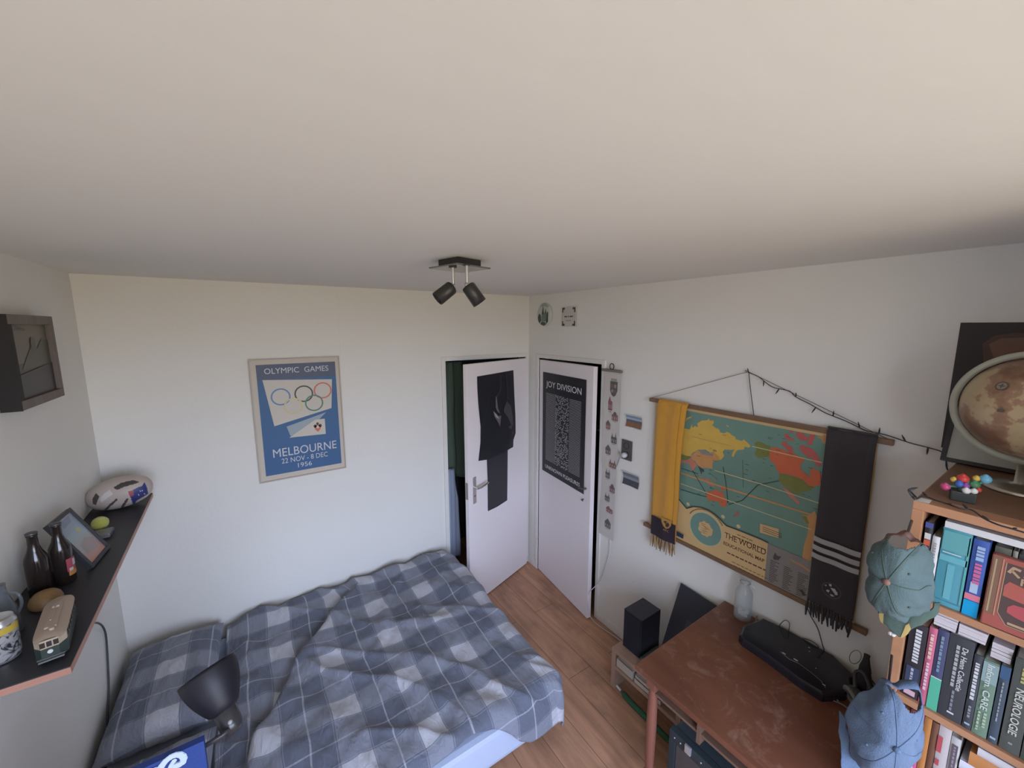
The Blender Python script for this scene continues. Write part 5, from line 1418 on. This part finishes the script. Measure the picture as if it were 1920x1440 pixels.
# black stereo unit
ZS = DT+.042
cor = [at('z', ZS, *p) for p in ((1386, 1188), (1392, 1172), (1430, 1157), (1470, 1172), (1535, 1206), (1566, 1226), (1596, 1258), (1600, 1286), (1586, 1298), (1543, 1300), (1500, 1274), (1440, 1229), (1392, 1197))]
cor = [Vector((min(p.x, -.012), p.y, 0)) for p in cor]
ctr = sum(cor, Vector())/len(cor)
t_ = thing('stereo_unit', 'long glossy black stereo unit lying at the back of the desk', 'stereo', (ctr.x, ctr.y, DT))
m = MB(); n = len(cor)
rings = [(1.0, DT+.001), (1.0, DT+.028), (.985, DT+.037), (.94, ZS)]
vs = [Vector((ctr.x+(p.x-ctr.x)*k, ctr.y+(p.y-ctr.y)*k, z)) for k, z in rings for p in cor]
fs = [tuple(range(n))[::-1], tuple(range(3*n, 4*n))]
for j in range(3): fs += [(j*n+i, j*n+(i+1) % n, (j+1)*n+(i+1) % n, (j+1)*n+i) for i in range(n)]
m.add(vs, fs, 0); bd_ = m.build('case', mat('piano black', (.020, .020, .026), .16), t_)
m = MB()
sl = [at('z', ZS+.001, *p) for p in ((1463, 1222), (1480, 1236), (1498, 1244), (1522, 1262), (1540, 1277), (1548, 1290))]
m.tube(sl, .0012, 6); m.build('trim_line', mat('chrome trim', (.25, .25, .27), .2, .6), t_)
for px, py, w, l in ((1470, 1225, .004, .014), (1492, 1237, .005, .016), (1517, 1214, .004, .006), (1518, 1221, .003, .005), (1530, 1253, .003, .003), (1545, 1284, .003, .010)):
    p = at('z', ZS+.001, px, py); m = MB(); m.box(p.x-w/2, p.x+w/2, p.y-l/2, p.y+l/2, ZS-.0005, ZS+.0015); m.build('button', mat('button pale', (.55, .56, .60), .2), t_)
# its loop of wire, small clip
m = MB(); m.tube(smooth_path([at('x', -.02, *p) for p in ((1456, 1187), (1462, 1172), (1472, 1163), (1480, 1168), (1479, 1182), (1476, 1192))], 4), .0018, 6); o = m.build('wire_loop', mat('cable grey', (.07, .075, .085), .5)); tag(o, 'thin dark wire loop standing up behind the stereo', 'cable')
m = MB(); m.tube(smooth_path([at('x', -.02, *p) for p in ((1500, 1197), (1515, 1199), (1528, 1206), (1535, 1214), (1530, 1222))], 4), .0025, 6); o = m.build('wire_bend', mat('cable grey light', (.14, .13, .13), .5)); tag(o, 'short grey wire bend at the wall behind the middle of the stereo', 'cable')
m = MB(); m.tube(smooth_path([at('z', DT+.010, *p) for p in ((1406, 1143), (1414, 1141), (1422, 1148), (1418, 1158), (1418, 1166))], 4), .0035, 8); o = m.build('grey_clip', mat('clip grey', (.30, .29, .28), .5)); tag(o, 'small pale grey clip on the desk right of the milk bottle', 'clip')

# headphones and clutter at the right end
hp = at('z', DT+.04, 1588, 1296)
t_ = thing('headphones', 'black headphones with a grey ear cushion at the right end of the desk', 'headphones', (hp.x, hp.y, DT))
def W3(px, py, z): return at('z', z, px, py)
ca, cb_ = W3(1600, 1304, DT+.040), W3(1630, 1304, DT+.048)
m = MB(); m.lathe([(0, -.004), (.030, -.004), (.034, .004), (.032, .020), (.02, .028), (0, .030)], 24, T=zto(ca, (.75, -.55, .35))); m.build('ear_cup', black, t_)
m = MB(); m.lathe([(0, 0), (.030, 0), (.034, .006), (.030, .022), (0, .026)], 24, T=zto(cb_, (.3, -.8, .4))); m.build('ear_cup', black, t_)
m = MB(); Tq = zto(ca-Vector((.75, -.55, .35)).normalized()*.010, (.75, -.55, .35)); m.tube([Tq @ Vector((.028*math.cos(k*.31416), .034*math.sin(k*.31416), 0)) for k in range(21)], .0085, 10, caps=False); m.build('ear_cushion', mat('cushion grey', (.19, .185, .17), .85), t_)
m = MB(); m.tube(smooth_path([ca+Vector((.01, 0, .03)), W3(1604, 1262, DT+.10), W3(1618, 1262, DT+.11), cb_+Vector((0, 0, .03))], 5), .0075, 10); m.build('head_band', black, t_)
# upright dark gadget with a wire ring
g0 = W3(1617, 1290, DT+.001)
t_ = thing('desk_gadget', 'upright dark gadget with a thin wire ring beside the headphones', 'gadget', g0)
m = MB(); m.lathe([(0, 0), (.040, 0), (.042, .02), (.030, .045), (.022, .075), (.020, .10), (.014, .125), (.010, .150), (.011, .162), (0, .165)], 20, T=Matrix.Translation(g0) @ Matrix.Scale(.72, 4, (1, 0, 0))); m.build('body', mat('gadget charcoal', (.030, .029, .031), .6, var=.3, vscale=40), t_)
rc_ = g0+Vector((.008, .038, .118)); 
m = MB(); m.tube([rc_+rgt*(.026*math.cos(k*.31416))+Vector((0, 0, .033*math.sin(k*.31416))) for k in range(21)], .0013, 6, caps=False); m.build('wire_ring', mat('ring wire', (.12, .115, .11), .5), t_)
m = MB(); m.tube(smooth_path([g0+Vector((0, -.02, .09)), W3(1630, 1268, DT+.05), W3(1646, 1290, DT+.02), W3(1655, 1300, DT+.012)], 4), .0028, 6); m.build('cord', black, t_)
# pen and a second cable on the desk
m = MB(); m.tube(smooth_path([W3(*p, DT+.004) for p in ((1553, 1303), (1562, 1313), (1578, 1320), (1592, 1330), (1605, 1339), (1625, 1352))], 4), .0028, 6); o = m.build('charging_cable', mat('cord pale', (.20, .18, .18), .5)); tag(o, 'thin pale cord running along the desk front of the headphones', 'cable')
m = MB(); m.tube([W3(1559, 1301, DT+.006), W3(1572, 1315, DT+.006)], [.0045, .003], 10); o = m.build('pen', mat('pen grey', (.22, .20, .205), .35)); tag(o, 'short grey pen beside the pale cord on the desk', 'pen')
m = MB(); m.tube(smooth_path([W3(*p, DT+.005) for p in ((1573, 1372), (1582, 1380), (1592, 1388), (1600, 1400))], 4), .003, 6); o = m.build('phone_strap', mat('cord pale', (.20, .18, .18), .5)); tag(o, 'short pale strap on the desk just left of the blue cap', 'strap')

# ================================================================== BOOKS
def book(label, grp, ya, yb, z0, h, col, depth=.16, xs=-.632, rough=.5, cat='book', marks=(), name='book', pages=(.60, .56, .50), lean=0.0):
    t_ = thing(name, label, cat, (xs+depth/2, (ya+yb)/2, z0), grp)
    m = MB(); w = ya-yb; c = mat('cover '+'%.3f_%.3f_%.3f' % col, col, rough)
    T = Matrix.Translation((xs, ya, z0+.001)) @ Matrix.Rotation(lean, 4, 'X')
    bt = .0018
    m.box(0, depth, -bt, 0, 0, h, T=T); m.box(0, depth, -w, -w+bt, 0, h, T=T)
    m.grid(1, 6, lambda u, v: T @ Vector((-.002*math.sin(v*math.pi), -w*v, h*u))); m.box(.0002, .002, -w, 0, 0, h, T=T)
    m.build('cover', c, t_)
    m = MB(); m.box(.002, depth-.004, -w+bt, -bt, .004, h-.004, T=T); m.build('pages', mat('pages %.2f' % pages[0], pages, .85), t_)
    if marks:
        m = MB(); mm_ = []
        S = Sheet(m, T @ Vector((-.0025, 0, 0)), T.to_3x3() @ Vector((0, -1, 0)), T.to_3x3() @ Vector((0, 0, 1)), (-1, 0, 0), .0006)
        for mk in marks:
            kind, c_ = mk[0], mk[1]
            mc = mat('ink %.2f_%.2f_%.2f' % c_, c_, .5)
            if mc not in mm_: mm_.append(mc)
            i = mm_.index(mc)
            if kind == 'r': S.rect(mk[2]*w, mk[3]*w, mk[4]*h, mk[5]*h, i, 1+mk[6] if len(mk) > 6 else 1)
            elif kind == 't':   # text reading downwards: centre u, top v, length, height
                st, u, v, ln_, ht = mk[2:7]
                S.text(st, u*w-ht*w/2*1.0, v*h, ln_*h, ht*w, i, 3, rot=-90, bold=.01) if False else None
                vs_, fs_ = glyphs(st, .012)
                m.add([S.P(u*w-ht*w/2+b_*ht*w, v*h-a_*ln_*h, 3) for a_, b_ in vs_], fs_, i)
            elif kind == 'd':   # row of small dashes reading downwards
                u, v, ln_, ht = mk[2:6]; rr = random.Random(int(u*1000+v*100)); k = 0
                while k < ln_:
                    l_ = rr.uniform(.02, .05); S.rect((u-ht/2)*w, (u+ht/2)*w, (v-k-l_)*h, (v-k)*h, i, 2); k += l_+.012
        m.build('spine_lettering', mm_, t_)
    return t_
wht = (.62, .62, .62); G1 = 'books on the top shelf of the bookcase'; G2 = 'books on the middle shelf of the bookcase'; G3 = 'books on the lower shelf of the bookcase'
Z1, Z2, Z3 = SH
book('near black book with a blue top edge at the left end of the top shelf', G1, -2.756, -2.771, Z1, .222, (.030, .028, .034), marks=(('r', (.07, .09, .28), 0, 1, .93, 1.0), ('r', (.60, .58, .56), .1, .9, .78, .86), ('r', (.55, .12, .06), .1, .9, .70, .77)))
book('white book with faint grey lettering beside the turquoise box', G1, -2.773, -2.788, Z1, .188, (.62, .62, .63), marks=(('d', (.30, .30, .31), .5, .9, .45, .3),))
# turquoise boxed set
book('wide turquoise book with a pale title line on the top shelf', G1, -2.790, -2.843, Z1, .222, (.085, .30, .37), rough=.3, marks=(('r', (.11, .34, .36), .04, .96, .72, .97), ('r', (.55, .62, .62), .1, .75, .685, .697), ('r', (.055, .20, .30), .02, .98, .06, .072), ('r', (.13, .40, .46), .03, .97, .58, .66), ('r', (.13, .40, .46), .35, .6, .1, .55), ('r', (.10, .38, .36), .92, .99, .08, .95)))
book('royal blue book with pink lettering and a pink band on the top shelf', G1, -2.846, -2.873, Z1, .214, (.045, .095, .34), marks=(('r', (.0, .30, .58), 0, 1, 0, .20), ('r', (.60, .18, .24), 0, 1, .21, .29), ('d', (.30, .42, .62), .55, .92, .16, .5), ('d', (.52, .13, .26), .55, .70, .24, .45), ('r', (.36, .47, .62), .25, .75, .31, .45)))
book('olive grey book behind the red farm book on the top shelf', G1, -2.880, -2.907, Z1, .200, (.16, .155, .115), xs=-.600)
book('thin cream book behind the red farm book', G1, -2.909, -2.917, Z1, .200, (.42, .40, .33), xs=-.600)
book('dark grey book with a teal lower edge behind the red farm book', G1, -2.919, -2.965, Z1, .196, (.085, .09, .085), xs=-.600, marks=(('r', (.24, .36, .33), 0, 1, .80, .92),))
book('plain grey green book at the frame edge of the top shelf', G1, -2.967, -3.00, Z1, .205, (.13, .16, .14), xs=-.600)
# red book standing cover outwards
t_ = thing('farm_book', 'red and gold book with its cover facing out, on the top shelf', 'book', (-.66, -2.94, Z1+.001), G1)
Tc_ = Matrix.Translation((-.646, -2.880, Z1+.0035)) @ Matrix.Rotation(R(5), 4, 'Y')
cw, ch = .128, .185
m = MB(); m.box(0, .0025, -cw, 0, 0, ch, T=Tc_); m.box(.0205, .023, -cw, 0, 0, ch, T=Tc_); m.box(0, .023, -.0025, 0, 0, ch, T=Tc_); m.build('cover', mat('farm red', (.34, .085, .065), .45), t_)
m = MB(); m.box(.003, .020, -cw+.003, -.003, .003, ch-.003, T=Tc_); m.build('pages', mat('pages tan', (.50, .38, .25), .85), t_)
m = MB(); R3 = Tc_.to_3x3(); S = Sheet(m, Tc_ @ Vector((0, 0, 0)), R3 @ Vector((0, -1, 0)), R3 @ Vector((0, 0, 1)), R3 @ Vector((-1, 0, 0)), .0005)
S.rect(.002, .016, .03, ch-.003, 1, 1); S.rect(.006, .009, .035, ch-.01, 2, 2); S.line([(.019, .03), (.019, ch-.006)], .002, 2, 2)
S.poly([(.024, .040), (.040, .014), (cw-.004, .014), (cw-.004, ch-.012), (.024, ch-.012)], 3, 1)
S.line([(.024, ch-.012), (.024, .042), (.040, .016), (cw-.003, .016)], .0016, 2, 2)
S.poly([(.027, .088), (.060, .084), (.070, .098), (.060, .122), (.034, .128), (.027, .115)], 4, 2)
S.poly([(.078, .092), (.120, .090), (.120, .118), (.090, .122), (.076, .112)], 4, 2)
S.poly([(.038, .050), (.052, .044), (.075, .040), (.105, .030), (.118, .026), (.112, .046), (.095, .066), (.066, .076), (.046, .074), (.038, .064)], 5, 2)
S.line([(.030, ch-.034), (.036, ch-.020), (.046, ch-.022)], .006, 2, 2); S.line([(.034, ch-.028), (.046, ch-.040)], .005, 2, 2)
S.text('ANIMAL', .052, ch-.036, .066, .013, 2, 2, bold=.01); S.text('FARM', .050, ch-.058, .070, .018, 2, 2, bold=.01)
S.rect(.042, .10, .020, .026, 2, 2)
m.build('cover_print', [mat('farm gold', (.36, .22, .12), .45), mat('farm brown', (.19, .11, .065), .45), mat('farm tan ink', (.42, .28, .17), .45), mat('farm dark', (.085, .05, .045), .45), mat('farm shape red', (.40, .10, .075), .45), mat('farm crimson', (.42, .075, .085), .45)], t_)
# white slab on the top row
t_ = thing('flat_book', 'long white flat book lying across the tops of the top shelf books', 'book', (-.5, -3.0, Z1+.226), G1)
m = MB(); m.box(-.636, -.42, -3.09, -2.792, Z1+.2245, Z1+.2265); m.box(-.636, -.42, -3.09, -2.792, Z1+.240, Z1+.242); m.box(-.637, -.634, -3.09, -2.792, Z1+.2245, Z1+.242); m.build('cover', mat('flat white', (.60, .60, .61), .5), t_)
m = MB(); m.box(-.633, -.425, -3.085, -2.796, Z1+.2265, Z1+.240); m.build('pages', mat('pages 0.60', (.60, .56, .50), .85), t_)

g = (.50, .50, .48)
book('near black book with heavy white lettering at the left of the middle shelf', G2, -2.757, -2.793, Z2, .235, (.032, .027, .032), marks=(('d', (.60, .60, .60), .55, .93, .42, .34), ('r', (.045, .06, .11), .15, .9, .14, .42), ('r', (.62, .40, .46), .2, .85, .03, .10), ('d', (.40, .40, .45), .5, .40, .2, .15)))
book('rose pink book with pale lettering on the middle shelf', G2, -2.795, -2.811, Z2, .243, (.50, .125, .20), marks=(('d', (.66, .45, .38), .5, .92, .3, .4), ('d', (.68, .50, .54), .5, .55, .32, .35)))
book('navy book with a green lower part on the middle shelf', G2, -2.812, -2.833, Z2, .248, (.060, .065, .13), marks=(('r', (.09, .42, .27), 0, 1, 0, .40), ('r', (.55, .58, .56), 0, 1, .40, .412), ('d', (.19, .26, .34), .5, .93, .45, .25)))
book('thick charcoal book lettered De Henn Collectie on the middle shelf', G2, -2.834, -2.879, Z2, .250, (.048, .050, .056), marks=(('t', (.58, .58, .56), 'De Henn Collectie', .68, .90, .52, .24), ('d', (.36, .36, .36), .40, .90, .50, .14), ('d', (.22, .23, .26), .5, .36, .24, .10), ('r', (.62, .64, .66), .38, .66, .075, .095)))
book('slim charcoal book with two lines of white text right of the thick one', G2, -2.881, -2.897, Z2, .222, (.050, .055, .065), marks=(('d', (.56, .58, .58), .5, .90, .50, .45), ('d', (.26, .27, .29), .5, .32, .16, .3), ('r', (.32, .42, .48), .2, .8, .06, .085)))
book('pale green book with white capitals on the middle shelf', G2, -2.898, -2.924, Z2, .220, (.15, .235, .17), marks=(('t', (.55, .62, .56), 'Inform. CARE', .5, .96, .60, .46), ('d', (.38, .48, .34), .3, .32, .24, .16), ('d', (.38, .48, .34), .68, .33, .20, .2), ('r', (.24, .34, .34), 0, 1, .72, .98)))
book('slate blue book with a thin grey title on the middle shelf', G2, -2.926, -2.942, Z2, .225, (.060, .085, .11), marks=(('d', (.30, .33, .35), .5, .80, .5, .16), ('r', (.045, .10, .20), 0, 1, .84, 1.0), ('r', (.34, .42, .46), .2, .8, .055, .08)))
book('thick grey green book lettered Neurologie at the frame edge', G2, -2.945, -2.978, Z2, .262, (.085, .095, .085), marks=(('t', (.60, .60, .54), 'NEUROLOGIE', .5, .70, .50, .42), ('d', (.42, .42, .15), .5, .92, .15, .2), ('r', (.3, .3, .3), .4, .6, .09, .11)))
book('dark olive book cut by the right edge of the frame on the middle shelf', G2, -2.980, -3.02, Z2, .25, (.07, .085, .07))
for (lab, ya, yb, za, zb, xs_) in (('pinkish white paper stack lying on the middle row under the shelf, left', -2.800, -2.842, Z2+.252, Z2+.290, -.628), ('larger white paper stack lying on the middle row books', -2.846, -2.895, Z2+.252, Z2+.284, -.626), ('white paper stack at the frame edge lying on the green book', -2.905, -2.94, Z2+.227, Z2+.27, -.620)):
    m = MB(); k = za
    while k < zb-.004:
        m.box(xs_+.002*math.sin(k*900), xs_+.15, yb-.002*math.sin(k*700), ya, k, k+.0075); k += .0085
    o_ = m.build('paper_stack', mat('paper pinkish white', (.58, .53, .55), .8)); tag(o_, lab, 'papers', 'paper stacks on the middle shelf')
book('brick red book at the left of the lower shelf behind the blue cap', G3, -2.757, -2.783, Z3, .27, (.36, .14, .09), marks=(('d', (.55, .42, .33), .5, .95, .3, .3),))
book('maroon book on the lower shelf left of the pink one', G3, -2.785, -2.797, Z3, .28, (.20, .06, .08))
book('bright pink book with white text on the lower shelf', G3, -2.798, -2.813, Z3, .283, (.52, .10, .22), marks=(('d', (.66, .45, .52), .4, .80, .5, .4),))
book('orange book on the lower shelf beside the pink one', G3, -2.814, -2.829, Z3, .282, (.46, .19, .055))
book('brown book on the lower shelf with a reddish top', G3, -2.830, -2.843, Z3, .28, (.17, .075, .045))
book('white book with red patches on the lower shelf', G3, -2.844, -2.867, Z3, .283, (.52, .46, .45), marks=(('r', (.45, .08, .09), 0, .42, .70, .88), ('r', (.42, .06, .07), 0, .35, .28, .5), ('r', (.45, .07, .08), .1, .4, .55, .62)))
book('white and purple grey book beside the lying books of the lower shelf', G3, -2.868, -2.886, Z3, .27, (.50, .49, .48), marks=(('r', (.12, .095, .11), .2, .8, .45, .92), ('d', (.3, .26, .3), .5, .9, .4, .2), ('r', (.15, .12, .13), .3, .7, .1, .3)))
zz = Z3+.001
for (lab, th, col, pc_) in (('black book lying lowest in the pile on the lower shelf', .082, (.05, .045, .05), (.4, .37, .34)), ('plum grey book in the lying pile of the lower shelf', .035, (.10, .075, .10), (.5, .47, .46)), ('cream book in the lying pile under the red one', .030, (.50, .49, .43), (.5, .48, .44)),
                        ('brick red book in the lying pile of the lower shelf', .042, (.34, .10, .09), (.5, .4, .4)), ('white book in the lying pile under the orange one', .028, (.62, .62, .68), (.62, .62, .68)), ('orange book lying second from the top of the pile', .040, (.52, .22, .075), (.6, .5, .4)), ('white book lying on top of the pile of the lower shelf', .024, (.60, .57, .58), (.6, .58, .58))):
    ya = -2.889-.006*((len(lab)*7) % 3)
    t_ = thing('book', lab, 'book', (-.55, -3.0, zz), 'books lying in a pile on the lower shelf')
    c_ = mat('lying cover %.2f_%.2f_%.2f' % col, col, .5)
    ya = {.024: -2.915, .040: -2.903, .028: -2.889}.get(th, ya)
    m = MB(); m.box(-.634, -.47, -3.07, ya, zz, zz+.002); m.box(-.634, -.47, -3.07, ya, zz+th-.002, zz+th-.0004)
    m.grid(1, 6, lambda u, v: Vector((-.634-.0035*math.sin(v*math.pi), ya+(-3.07-ya)*u, zz+(th-.0004)*v))); m.box(-.634, -.632, -3.07, ya, zz, zz+th-.0004); m.build('cover', c_, t_)
    m = MB(); m.box(-.631, -.475, -3.065, ya-.003, zz+.002, zz+th-.002); m.build('pages', mat('pages %.2f' % pc_[0], pc_, .85), t_)
    zz += th

# ================================================================== CAPS hanging on the bookcase corner
def cap(label, c, axis, down, m_main, m_brim, m_strap, rx, ry, rz, brim, seed, panels=None, arch=(.062, .050)):
    axis = Vector(axis).normalized(); down = Vector(down); down = (down-axis*down.dot(axis)).normalized(); sidev = axis.cross(down)
    T = axes(c, down, sidev, axis)
    t_ = thing('baseball_cap', label, 'cap', c)
    m = MB()
    vs = []; fs = []; nu, nv = 156, 60
    def P(a, f):
        # a angle round the rim (0 = brim), f 0 rim .. 1 button
        ph = f*math.pi/2
        r = math.cos(ph)**.72
        x = rx*r*math.cos(a); y = ry*r*math.sin(a); z = rz*math.sin(ph)**.9
        w = 1-f*.5
        fold = (1-f)**.8*(.020*noise.noise(Vector((math.cos(a)*1.8+seed, math.sin(a)*1.8, f*2.2)))+.007*noise.noise(Vector((math.cos(a)*5+seed, math.sin(a)*5, f*5))))
        dent = -.024*math.exp(-((a-2.0)/.35)**2)*math.sin(f*math.pi)-.022*math.exp(-((a-4.9)/.3)**2)*math.sin(f*math.pi)
        seam = -.0025*math.exp(-(((a/(math.pi/3)) % 1-.5)/.06)**2)
        k = 1+(fold*w+dent+seam)/rx*1.6
        return Vector((x*k, y*k, z*(1+fold*2)))
    for j in range(nv+1):
        for i in range(nu): vs.append(T @ P(2*math.pi*i/nu, j/nv))
    for j in range(nv):
        for i in range(nu):
            a = 2*math.pi*(i+.5)/nu; f = (j+.5)/nv
            da = abs(a-math.pi)
            if (da*rx/arch[0])**2+(f*rz*1.5/arch[1])**2 < 1: continue
            fs.append((j*nu+i, j*nu+(i+1) % nu, (j+1)*nu+(i+1) % nu, (j+1)*nu+i))
    m.add(vs, fs, 0, True)
    o_ = m.build('crown', m_main, t_); sm = o_.modifiers.new('thick', 'SOLIDIFY'); sm.thickness = .0022; sm.offset = -1
    for k in range(3):
        m = MB(); m.tube([T @ (P((k+.0)*math.pi/3+math.pi/6, 1-2*abs(.5-s/40)) if False else P(math.pi/6+k*math.pi/3 if s < 20 else math.pi/6+k*math.pi/3+math.pi, (s/20 if s < 20 else 2-s/20)*.98+.01)*1.004) for s in range(1, 40)], .0013, 5); m.build('seam', m_brim, t_)
    m = MB(); m.sphere(T @ Vector((0, 0, rz*1.0+.003)), .008, n=14, m=8); m.build('button', m_strap, t_)
    for a in (1.0, 2.1, 4.1, 5.2):
        m = MB(); p = T @ (P(a, .55)*1.008); m.sphere(p, .0032, n=8, m=6); m.build('eyelet', m_brim, t_)
    # brim
    m = MB()
    def Bf(u, v):
        a = (u*2-1)*1.12
        base_ = P(a if a >= 0 else a+2*math.pi, 0.0)
        ext = brim*math.cos(a/1.12*math.pi/2)**.55*v
        return T @ Vector((base_.x+ext*(1-.12*abs(a)), base_.y*(1+.10*v), -.004+base_.z-.028*(abs(a)/1.12)**2*(.5+v)+.010*v))
    m.grid(30, 12, Bf); o_ = m.build('brim', m_brim, t_); sm = o_.modifiers.new('thick', 'SOLIDIFY'); sm.thickness = .0035
    if panels:
        for (ua, ub) in ((.30, .40), (.62, .74)):
            m = MB(); m.grid(6, 6, lambda u, v: Bf(ua+(ub-ua)*(u*(.35+.65*v)+.3*(1-v)), .35+.66*v)+axis*.0045); m.build('brim_patch', panels, t_)
    # strap across the back opening
    m = MB(); m.grid(12, 2, lambda u, v: T @ (P(math.pi+(u-.5)*2*arch[0]*1.15/rx, .13*v)*1.012))
    o_ = m.build('back_strap', m_strap, t_); sm = o_.modifiers.new('thick', 'SOLIDIFY'); sm.thickness = .002
    return t_
cgreen = mat('cap grey green', (.085, .128, .13), .9, bump=.3, bscale=300, var=.12, vscale=12)
cbrim = mat('cap brim green', (.065, .10, .08), .9, bump=.2, bscale=300, var=.1, vscale=12)
cblue = mat('cap denim blue', (.112, .158, .235), .9, bump=.3, bscale=300, var=.12, vscale=12)
cblub = mat('cap denim seam', (.10, .15, .235), .9, bump=.3, bscale=300)
c1_ = at('x', -.775, 1690, 1072)
cap('grey green cap with yellow brim patches hanging on the upper bookcase corner', c1_, -rgt*.86-Vector((fwd.x, fwd.y, 0))*.50+Vector((0, 0, .05)), (0.06, 0.0, -1), cgreen, cbrim, mat('cap tan strap', (.20, .105, .085), .8), .122, .068, .098, .052, 3, mat('cap yellow', (.46, .34, .12), .8), arch=(.075, .085))
c2_ = at('x', -.80, 1655, 1350)
cap('denim blue cap hanging on the bookcase corner above the desk', c2_, -rgt*.45-Vector((fwd.x, fwd.y, 0))*.88+Vector((0, 0, .10)), Vector((0, 0, -1))-rgt*.30, cblue, cblub, cblub, .135, .070, .095, .060, 8, arch=(.070, .080))
for (c_, lab) in ((c1_, 'small dark peg on the upper bookcase side holding the green cap'), (c2_, 'small dark peg on the bookcase side holding the blue cap')):
    z_ = c_.z+.105
    m = MB(); m.tube([Vector((BX+.03, BY+.001, z_-.006)), Vector((c_.x+.004, c_.y, z_)), Vector((c_.x-.002, c_.y, z_+.008))], .003, 8); o = m.build('peg', blackm); tag(o, lab, 'peg')
m = MB(); p = at('x', -.66, 1675, 1178); 
for k in range(7):
    a_ = k*.9; m.sphere(p+Vector((0, .007*math.cos(a_), .010*math.sin(a_)-.002*k)), .006, n=8, m=6)
m.tube([p, p+Vector((.02, -.01, .01))], .004, 6)
o = m.build('cotton_knot', mat('cotton white', (.6, .57, .53), .95)); tag(o, 'little white frayed knot tied at the side edge of the bookcase', 'knot')
